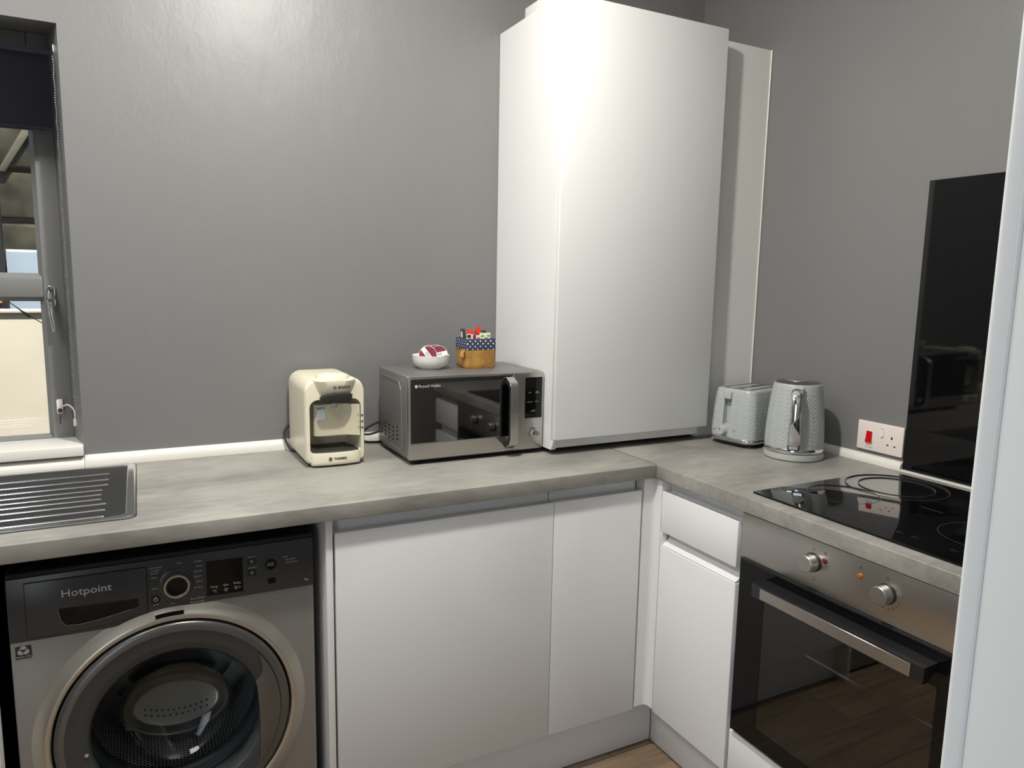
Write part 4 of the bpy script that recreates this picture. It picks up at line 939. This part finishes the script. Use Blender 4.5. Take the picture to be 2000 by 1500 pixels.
# handle: thick bar with chamfered ends, dark sides and steel face
hp = [(my0 - 0.003, 1.1400), (my0 - 0.006, 1.1425), (my0 - 0.030, 1.1300), (my0 - 0.040, 1.1160), (my0 - 0.040, 0.9630), (my0 - 0.031, 0.9470), (my0 - 0.008, 0.9330), (my0 - 0.003, 0.9360)]
hin = [(my0 - 0.003, 0.9500), (my0 - 0.020, 0.9600), (my0 - 0.026, 0.9700), (my0 - 0.026, 1.1080), (my0 - 0.020, 1.1190), (my0 - 0.003, 1.1270)]
b = B(); prism(b, hp + hin, 'x', -0.3545, -0.3310, 0.0008, 1); hh = obj('handle', b, BLACK, dm)
face = hp[1:7]
b = B(); prism(b, [(p[0] - 0.0015 if 0 < i else p[0] - 0.001, p[1] + (0.0004 if p[1] > 1.03 else -0.0004)) for i, p in enumerate(face)] + [(p[0] + 0.0015, p[1] - (0.001 if p[1] > 1.03 else -0.001)) for p in face[::-1]], 'x', -0.3550, -0.3300, 0.0006, 1); obj('handle_face', b, STEEL, hh, label='brushed steel outer face of the handle')
# control panel
b = B(); prism(b, rr4(-0.3275, mx1 - 0.0015, mz0 + 0.002, mz1 - 0.0035, 0.004), 'y', my0 - 0.0030, my0 - 0.0002, 0.001, 2); obj('control_panel', b, STEELH, t)
b = B(); prism(b, rr4(-0.2895, -0.2325, 1.0165, 1.1385, 0.002, 3), 'y', my0 - 0.0038, my0 - 0.0029, 0.0003, 1); ds = obj('display', b, BLACKG, t)
b = B()
for (x_, z_, w_) in ((-0.2745, 1.0930, .008), (-0.2495, 1.0950, .009), (-0.2495, 1.0915, .012), (-0.2745, 1.0650, .017), (-0.2500, 1.0658, .013), (-0.2620, 1.0400, .008), (-0.2620, 1.0365, .018)):
    q = x_ - w_ / 2
    while q < x_ + w_ / 2: box(b, q, q + 0.0016, my0 - 0.0041, my0 - 0.0038, z_ - 0.0011, z_ + 0.0011); q += 0.0023
stuff(obj('panel_marks', b, PRINTD, t, smooth=None))
b = B(); lathe(b, [(0.0165, -0.0031), (0.0165, -0.0055), (0.0150, -0.0065)], (-0.2590, my0, 0.9705), 'y', 32); kn = obj('knob', b, DCHROME, t)
b = B(); lathe(b, [(0.0, -0.0200), (0.0118, -0.0200), (0.0130, -0.0190), (0.0138, -0.0060)], (-0.2590, my0, 0.9705), 'y', 32, cap=False); obj('knob_cap', b, CHROME, kn)
# side panel emboss and vents
b = B(); pe = [(0.510, 1.1330), (0.365, 1.1330), (0.343, 1.1270), (0.330, 1.1120), (0.3255, 1.095), (0.3215, 0.960), (0.325, 0.945), (0.335, 0.9395), (0.360, 0.9385), (0.528, 0.9380)]
tube(b, [(mx0 - 0.0002, p[0], p[1]) for p in curve([(0, *p) for p in pe], 4) for p in [(p.y, p.z)]], 0.0016, 6); obj('side_emboss', b, MWSIDE, t)
b = B()
for c_ in range(5):
    n_ = (4, 4, 4, 4, 3)[c_]
    for k in range(n_):
        yy = 0.362 + c_ * 0.037; zz = 0.9565 + 0.0118 * k + (0.0 if c_ else 0.008)
        prism(b, [(yy - 0.0085, zz), (yy - 0.007, zz - 0.0024), (yy + 0.007, zz - 0.0024), (yy + 0.0085, zz), (yy + 0.007, zz + 0.0024), (yy - 0.007, zz + 0.0024)], 'x', mx0 - 0.0006, mx0 + 0.001)
stuff(obj('vent_slots', b, BLACKM, t, smooth=None))
b = B(); tube(b, curve([(-0.640, 0.5365, 0.985), (-0.668, 0.548, 0.972), (-0.690, 0.556, 0.955), (-0.700, 0.560, 0.935), (-0.685, 0.566, 0.918), (-0.655, 0.570, 0.9125), (-0.62, 0.575, 0.912)], 8), 0.0035, 8)
tube(b, curve([(-0.640, 0.5365, 0.955), (-0.675, 0.555, 0.942), (-0.705, 0.570, 0.945), (-0.735, 0.585, 0.960)], 8), 0.0035, 8); obj('cable', b, RUBBER, t)

# ------------------------------------------------------------------ bowl of coffee pods on the microwave
BX, BY, BZ = -0.518, 0.437, mz1 + 0.0006
t = thing('bowl', 'small round white bowl of coffee pods on the microwave', 'bowl', (BX, BY, BZ))
prof = [(0.0, 0.004), (0.030, 0.004), (0.031, 0.0), (0.035, 0.0), (0.036, 0.0035), (0.0455, 0.008), (0.0525, 0.017), (0.0555, 0.028), (0.0565, 0.0380), (0.0570, 0.0400), (0.0560, 0.0404), (0.0545, 0.038), (0.0525, 0.028), (0.049, 0.017), (0.038, 0.0085), (0.0, 0.0075)]
b = B(); lathe(b, prof, (BX, BY, BZ), 'z', 48, cap=False); obj('shell', b, CERAM, t, smooth=60)
b = B(); lathe(b, [(0.0312, 0.0), (0.0348, 0.0), (0.0348, 0.0006), (0.0312, 0.0006)], (BX, BY, BZ - 0.0003), 'z', 32, cap=False); obj('foot_ring', b, CERAM, t)
def pod(loc, rx, ry, rz, label):
    p = thing('coffee_pod', label, 'coffee pod', loc, 'coffee pods in the white bowl'); p.rotation_euler = (rx, ry, rz)
    b = B(); lathe(b, [(0.0, -0.012), (0.013, -0.012), (0.0195, -0.006), (0.0215, -0.0005), (0.0272, -0.0003), (0.0272, 0.0006), (0.0, 0.0006)], (0, 0, 0), 'z', 32, cap=False); obj('cup', b, PACKW, p, local=True)
    b = B(); ring(b, (0, 0, 0.0006), 0.0, 0.0262, 0.0005, 'z', 32); obj('foil_lid', b, MAROON, p, local=True)
    b = B()
    pts = [(0.0262 * math.cos(a), 0.0262 * math.sin(a)) for a in [-0.27 + 0.54 * k / 6 for k in range(7)]] + [(0.0262 * math.cos(a), 0.0262 * math.sin(a)) for a in [PI - 0.27 + 0.54 * k / 6 for k in range(7)]]
    prism(b, pts, 'z', 0.0011, 0.0014); lb_ = obj('white_band', b, PACKW, p, local=True)
    b = B()
    for k in range(9): box(b, -0.010 + k * 0.0024, -0.010 + k * 0.0024 + (0.0008, 0.0014, 0.0006)[k % 3], -0.003, 0.004, 0.00141, 0.0016)
    obj('bar_marks', b, DARKP, lb_, local=True, smooth=None)
pn_ = Vector((-0.48, -0.86, 0.20)).normalized(); pe_ = pn_.to_track_quat('Z', 'Y').to_euler()
for k_, (lx, lz, sp_, lab) in enumerate([(0.020, 0.036, 0.25, 'maroon coffee pod leaning at the right of the bowl, white band low on its face'), (-0.017, 0.036, -0.9, 'maroon coffee pod at the left of the bowl with a diagonal white band'),
                             (0.006, 0.040, 0.8, 'coffee pod at the back right of the bowl, only its maroon rim showing'), (-0.020, 0.040, 0.3, 'coffee pod at the back left of the bowl, only its maroon rim showing')]):
    c_ = Vector((BX + lx, BY - 0.013, BZ + lz + 0.005)) - pn_ * 0.0172 * k_ + Vector((0, 0, 0.0015 * k_))
    pod(c_, 0, 0, 0, lab); o_ = bpy.data.objects[[o.name for o in bpy.data.objects if o.name.startswith('coffee_pod')][-1]]
    o_.rotation_euler = (pn_.to_track_quat('Z', 'Y') @ Matrix.Rotation(sp_, 3, 'Z').to_quaternion()).to_euler()

# ------------------------------------------------------------------ fabric bag with sachets
GX, GY, GZ = -0.374, 0.432, mz1 + 0.0006
t = thing('storage_bag', 'brown fabric bag with folded navy dotted rim on the microwave', 'bag', (GX, GY, GZ), rotz=math.radians(-2))
hx, hy = 0.0465, 0.046
def bagring(s, z, r=0.006, wob=0.0, seed=0):
    rd = random.Random(seed); out = []
    for p in rrect(hx * s, hy * s, r, 4):
        out.append((p[0] + rd.uniform(-wob, wob), p[1] + rd.uniform(-wob, wob), z))
    return out
b = B(); loft(b, [bagring(0.97, 0.0), bagring(1.0, 0.004, wob=.0006, seed=1), bagring(1.0, 0.02, wob=.0012, seed=2), bagring(0.985, 0.035, wob=.0016, seed=3), bagring(1.0, 0.05, wob=.0012, seed=4), bagring(0.985, 0.078), bagring(0.955, 0.078), bagring(0.95, 0.006)])
obj('pouch', b, BAGK, t, local=True)
b = B(); loft(b, [bagring(1.035, 0.0565, wob=.0007, seed=5), bagring(1.045, 0.060, wob=.0006, seed=6), bagring(1.035, 0.088, wob=.0006, seed=7), bagring(1.02, 0.0895), bagring(0.99, 0.0890), bagring(0.985, 0.056)], cap=False, uv=True)
obj('folded_rim', b, DOTS, t, local=True)
b = B()
loop = curve([(-hx - 0.001, -0.030, 0.054), (-hx - 0.008, -0.032, 0.045), (-hx - 0.010, -0.036, 0.034), (-hx - 0.0095, -0.024, 0.036), (-hx - 0.006, -0.018, 0.046), (-hx - 0.001, -0.016, 0.054)], 5)
tube(b, loop, 0.0042, 8); obj('loop_handle', b, BAGK, t, local=True)
def sachet(name, label, cat, x, y, z0, z1, w, th, m, rot=0.0, lean=0.0, extra=None):
    p = thing(name, label, cat, (GX + x, GY + y, GZ + z0), 'sachets in the dotted bag'); p.rotation_euler = (lean, rot * 0.35, rot)
    h = z1 - z0
    b = B()
    sec = []
    for q, tk in ((0.0, 0.15), (0.08, 0.6), (0.5, 1.0), (0.92, 0.6), (1.0, 0.15)):
        sec.append([(-w / 2, -th / 2 * tk, h * q), (0, -th / 2 * tk * 1.4, h * q), (w / 2, -th / 2 * tk, h * q), (w / 2, th / 2 * tk, h * q), (0, th / 2 * tk * 1.4, h * q), (-w / 2, th / 2 * tk, h * q)])
    loft(b, sec); obj('wrapper', b, m, p, local=True)
    if extra:
        for (a0, a1, q0, q1, mm, nm) in extra:
            bb = B(); box(bb, w * a0, w * a1, -th * 0.75 - 0.0006, -th * 0.75 + 0.0004, h * q0, h * q1); obj(nm, bb, mm, p, local=True, smooth=None)
sachet('stick_sachet', 'black and white sachet at the left front of the bag', 'sachet', -0.036, -0.018, 0.012, 0.103, 0.013, 0.003, PACKW, 0.1, 0.05, [(-.45, .45, .88, .97, DARKP, 'printed_block')])
sachet('stick_sachet', 'dark sachet standing at the left back of the bag', 'sachet', -0.030, 0.010, 0.012, 0.116, 0.014, 0.003, DARKP, -0.2, -0.05, [(-.45, -.2, .75, .92, PACKW, 'printed_block')])
sachet('biscuit_packet', 'red biscuit packet at the left, lower of the two', 'biscuit', -0.019, -0.010, 0.012, 0.115, 0.019, 0.005, PACKR, -0.15, 0.02, [(-.42, .42, .72, .86, PACKW, 'printed_block')])
sachet('biscuit_packet', 'red biscuit packet leaning right, tallest in the bag', 'biscuit', -0.004, -0.006, 0.012, 0.124, 0.018, 0.005, PACKR, 0.25, 0.03, [(-.42, .42, .70, .80, DARKP, 'printed_block')])
sachet('stick_sachet', 'white sachet edge in front of the red biscuit packets', 'sachet', -0.006, -0.026, 0.012, 0.099, 0.012, 0.003, PACKW, 0.05, 0.02, [(-.4, .3, .86, .93, PRINTD, 'printed_block')])
sachet('tea_sachet', 'pale green tea sachet at the right front of the bag', 'sachet', 0.020, -0.024, 0.012, 0.1055, 0.036, 0.003, PACKG, -0.03, 0.03, [(-.38, -.1, .90, .925, GREENP, 'printed_block'), (.18, .42, .90, .925, GREENP, 'printed_block'), (-.02, .30, .80, .85, PRINTD, 'printed_block')])
sachet('stick_sachet', 'black sachet lying across the back behind the tea sachet', 'sachet', 0.022, 0.012, 0.012, 0.110, 0.040, 0.003, DARKP, 0.05, -0.05, [(-.35, .1, .93, .96, PRINTD, 'printed_block')])
sachet('stick_sachet', 'small dark sachet at the far right corner of the bag', 'sachet', 0.0395, -0.012, 0.012, 0.096, 0.007, 0.003, DARKP, 0.0, 0.0, [(-.3, .3, .9, .94, PRINTD, 'printed_block')])

# ------------------------------------------------------------------ toaster (local frame: -x is the lever end)
TA = math.atan2(0.028, 0.153)
t = thing('toaster', 'grey two-slice toaster with woven relief beside the tall cupboard', 'toaster', (0.478, 0.130, HT), rotz=TA)
def ts(hx_, hy_, r, z): return [(p[0], p[1], z) for p in rrect(hx_, hy_, r, 8)]
def near_channel(p): return 0.0 if p.x < -0.08 and (-0.010 < p.y < 0.034 and p.z > 0.055 or (abs(p.y - 0.018) < 0.022 and p.z < 0.070)) else 1.0
secs = weave([ts(0.109, 0.081, 0.034, 0.0285), ts(0.1085, 0.0808, 0.034, 0.06), ts(0.106, 0.0785, 0.033, 0.11), ts(0.1015, 0.0745, 0.031, 0.155), ts(0.0985, 0.0720, 0.029, 0.1735)], 300, 110, flat=near_channel)
tops = [weave([ts(a_, b_, r_, z_), ts(a_, b_, r_, z_ + 0.001)], 300, 1, amp=0)[0] for a_, b_, r_, z_ in ((0.0975, 0.0710, 0.0285, 0.1780), (0.0955, 0.0690, 0.0275, 0.1808), (0.090, 0.063, 0.024, 0.1825))]
b = B(); loft(b, secs + tops)
bd = obj('body', b, WEAVE, t, local=True, smooth=50)
cb = B(); prism(cb, [(-0.0015, 0.066), (0.0255, 0.066), (0.0255, 0.168), (-0.0015, 0.168)], 'x', -0.15, -0.0865); cut(bd, cb)
cb = B(); box(cb, -0.078, 0.082, -0.044, -0.010, 0.08, 0.25); box(cb, -0.078, 0.082, 0.010, 0.044, 0.08, 0.25); cut(bd, cb)
b = B(); prism(b, [(0.0, 0.067), (0.0240, 0.067), (0.0240, 0.167), (0.0, 0.167)], 'x', -0.0862, -0.0860); ch = obj('lever_channel', b, TOASTG, t, local=True, smooth=None)
b = B(); box(b, -0.0868, -0.0862, 0.0000, 0.0035, 0.074, 0.160); obj('lever_slot', b, BLACKM, ch, local=True, smooth=None)
b = B(); prism(b, [(-0.108, 0.0610), (-0.1075, 0.0655), (-0.088, 0.0675), (-0.088, 0.0655)], 'y', -0.003, 0.027); obj('channel_sill', b, TOASTG, t, local=True)
b = B(); box(b, -0.1105, -0.0875, -0.0015, 0.0255, 0.1495, 0.1740, 0.003, 3); obj('lever', b, TOASTG, t, local=True)
b = B(); prism(b, rrect(0.082, 0.0500, 0.012, 6), 'z', 0.1815, 0.1842, 0.0008, 2); tp = obj('slot_frame', b, DCHROME, t, local=True)
cb = B(); box(cb, -0.0765, 0.0765, -0.0425, -0.0105, 0.1, 0.25); box(cb, -0.0765, 0.0765, 0.0105, 0.0425, 0.1, 0.25); cut(tp, cb)
b = B()
for y_ in (-0.043, -0.0115, 0.0095, 0.0415): box(b, -0.076, 0.076, y_, y_ + 0.0015, 0.085, 0.1805)
box(b, -0.076, 0.076, -0.043, 0.043, 0.0815, 0.0840); obj('bread_cage', b, DCHROME, t, local=True, smooth=None)
b = B(); lathe(b, [(0.0, -0.1295), (0.0125, -0.1295), (0.0142, -0.1275), (0.0150, -0.1075)], (0, 0.0190, 0.0480), 'x', 24, cap=False); kn = obj('browning_knob', b, TOASTG, t, local=True)
b = B(); box(b, -0.1303, -0.1293, 0.0180, 0.0200, 0.0500, 0.0590); obj('knob_mark', b, DARKP, kn, local=True, smooth=None)
for (y_, z_) in ((0.052, 0.052), (-0.021, 0.0560), (0.046, 0.038)):
    b = B(); prism(b, rr4(y_ - 0.008, y_ + 0.008, z_ - 0.0045, z_ + 0.0045, 0.004), 'x', -0.1108, -0.1075, 0.0005, 1); bt = obj('push_button', b, TOASTG, t, local=True)
    b = B(); ring(b, (-0.1109, y_, z_), 0.0012, 0.0022, 0.0002, 'x', 12); obj('button_mark', b, PRINTD, bt, local=True, smooth=None)
b = B(); loft(b, [ts(0.110, 0.082, 0.035, 0.0150), ts(0.1115, 0.0835, 0.036, 0.0170), ts(0.1115, 0.0835, 0.036, 0.0265), ts(0.1095, 0.0815, 0.034, 0.0284)]); obj('base_band', b, CHROME, t, local=True, smooth=50)
b = B(); loft(b, [ts(0.100, 0.072, 0.03, 0.005), ts(0.106, 0.078, 0.032, 0.0149)]); obj('underside', b, BLACK, t, local=True)
for sx in (-0.07, 0.07):
    for sy in (-0.052, 0.052):
        b = B(); lathe(b, [(0.008, 0.0003), (0.009, 0.006)], (sx, sy, 0), 'z', 12); obj('foot', b, TOASTG, t, local=True)

# ------------------------------------------------------------------ kettle (local frame: -x faces the camera)
KX, KY = 0.455, -0.0765
KA = math.atan2(KY - CAM[1], KX - CAM[0]) 
t = thing('kettle', 'grey jug kettle with woven relief and chrome handle by the toaster', 'kettle', (KX, KY, HT), rotz=KA)
def circ(r, z, n=64): return [(r * math.cos(2 * PI * k / n), r * math.sin(2 * PI * k / n), z) for k in range(n)]
secs = weave([circ(0.0835, 0.036), circ(0.0835, 0.06), circ(0.0818, 0.10), circ(0.0785, 0.14), circ(0.0740, 0.18), circ(0.0695, 0.212), circ(0.0680, 0.2195)], 300, 130, flat=lambda p: 0.0 if p.x < 0 and abs(p.y) < 0.019 and (p.z < 0.062 or p.z > 0.19) else 1.0)
b = B(); loft(b, secs + [circ(0.0672, 0.2230, 300), circ(0.0655, 0.2255, 300)]); obj('body', b, WEAVE, t, local=True, smooth=60)
b = B(); lathe(b, [(0.0842, 0.0225), (0.0850, 0.0240), (0.0850, 0.0330), (0.0838, 0.0358)], (0, 0, 0), 'z', 64, cap=False); obj('chrome_band', b, CHROME, t, local=True, smooth=60)
b = B(); lathe(b, [(0.080, 0.0004), (0.0855, 0.003), (0.0862, 0.010), (0.0855, 0.0195), (0.0830, 0.0205)], (0, 0, 0), 'z', 64); obj('power_base', b, TOASTG, t, local=True)
b = B(); lathe(b, [(0.0826, 0.0206), (0.0826, 0.0224)], (0, 0, 0), 'z', 64, cap=False); obj('base_gap', b, BLACK, t, local=True)
b = B(); lathe(b, [(0.0655, 0.2256), (0.0640, 0.2275), (0.0560, 0.2300), (0.0380, 0.2322), (0.0, 0.2330)], (0, 0, 0), 'z', 56, cap=False); ld = obj('lid', b, DCHROME, t, local=True, smooth=60)
b = B(); lathe(b, [(0.0360, 0.2318), (0.0355, 0.2338), (0.0, 0.2348)], (0, 0, 0), 'z', 40, cap=False); obj('lid_disc', b, BADGE, ld, local=True, smooth=60)
# handle strap
hpth = [(-0.0655, 0.2135, 0.0145), (-0.084, 0.2120, 0.0150), (-0.100, 0.2030, 0.0150), (-0.110, 0.185, 0.0140), (-0.1150, 0.160, 0.0138), (-0.1155, 0.130, 0.0145), (-0.1125, 0.100, 0.0160), (-0.1060, 0.074, 0.0172), (-0.0970, 0.058, 0.0178), (-0.0835, 0.052, 0.0180)]
P = curve([(p[0], p[2], p[1]) for p in hpth], 5); secs = []
for i, p in enumerate(P):
    q0 = P[max(i - 1, 0)]; q1 = P[min(i + 1, len(P) - 1)]; tx, tz = q1.x - q0.x, q1.z - q0.z; L = math.hypot(tx, tz); nx_, nz_ = tz / L, -tx / L
    w = p.y; ring_ = []
    for k in range(16):
        a = 2 * PI * k / 16; dn = 0.0065 * math.sin(a); ww = w * (abs(math.cos(a)) ** 0.55) * (1 if math.cos(a) >= 0 else -1)
        ring_.append((p.x + nx_ * dn, ww, p.z + nz_ * dn))
    secs.append(ring_)
b = B(); loft(b, secs); hd = obj('handle', b, CHROME, t, local=True, smooth=60)
b = B(); box(b, -0.085, -0.066, -0.0185, 0.0185, 0.196, 0.2225, 0.006, 3); obj('handle_mount', b, TOASTG, t, local=True)
b = B(); lathe(b, [(0.0, -0.1100), (0.0090, -0.1090), (0.0118, -0.1060), (0.0125, -0.098)], (0, 0.002, 0.200), 'x', 24, cap=False); obj('lid_button', b, TOASTG, hd, local=True)
b = B(); prism(b, rr4(-0.0165, 0.0165, 0.0335, 0.0515, 0.004), 'x', -0.0865, -0.0805, 0.001, 2); bg = obj('badge_plate', b, BLACK, t, local=True)
b = B(); prism(b, rr4(-0.0130, 0.0130, 0.0370, 0.0485, 0.003), 'x', -0.0875, -0.0865, 0.0004, 1); obj('badge_face', b, BADGE, bg, local=True)
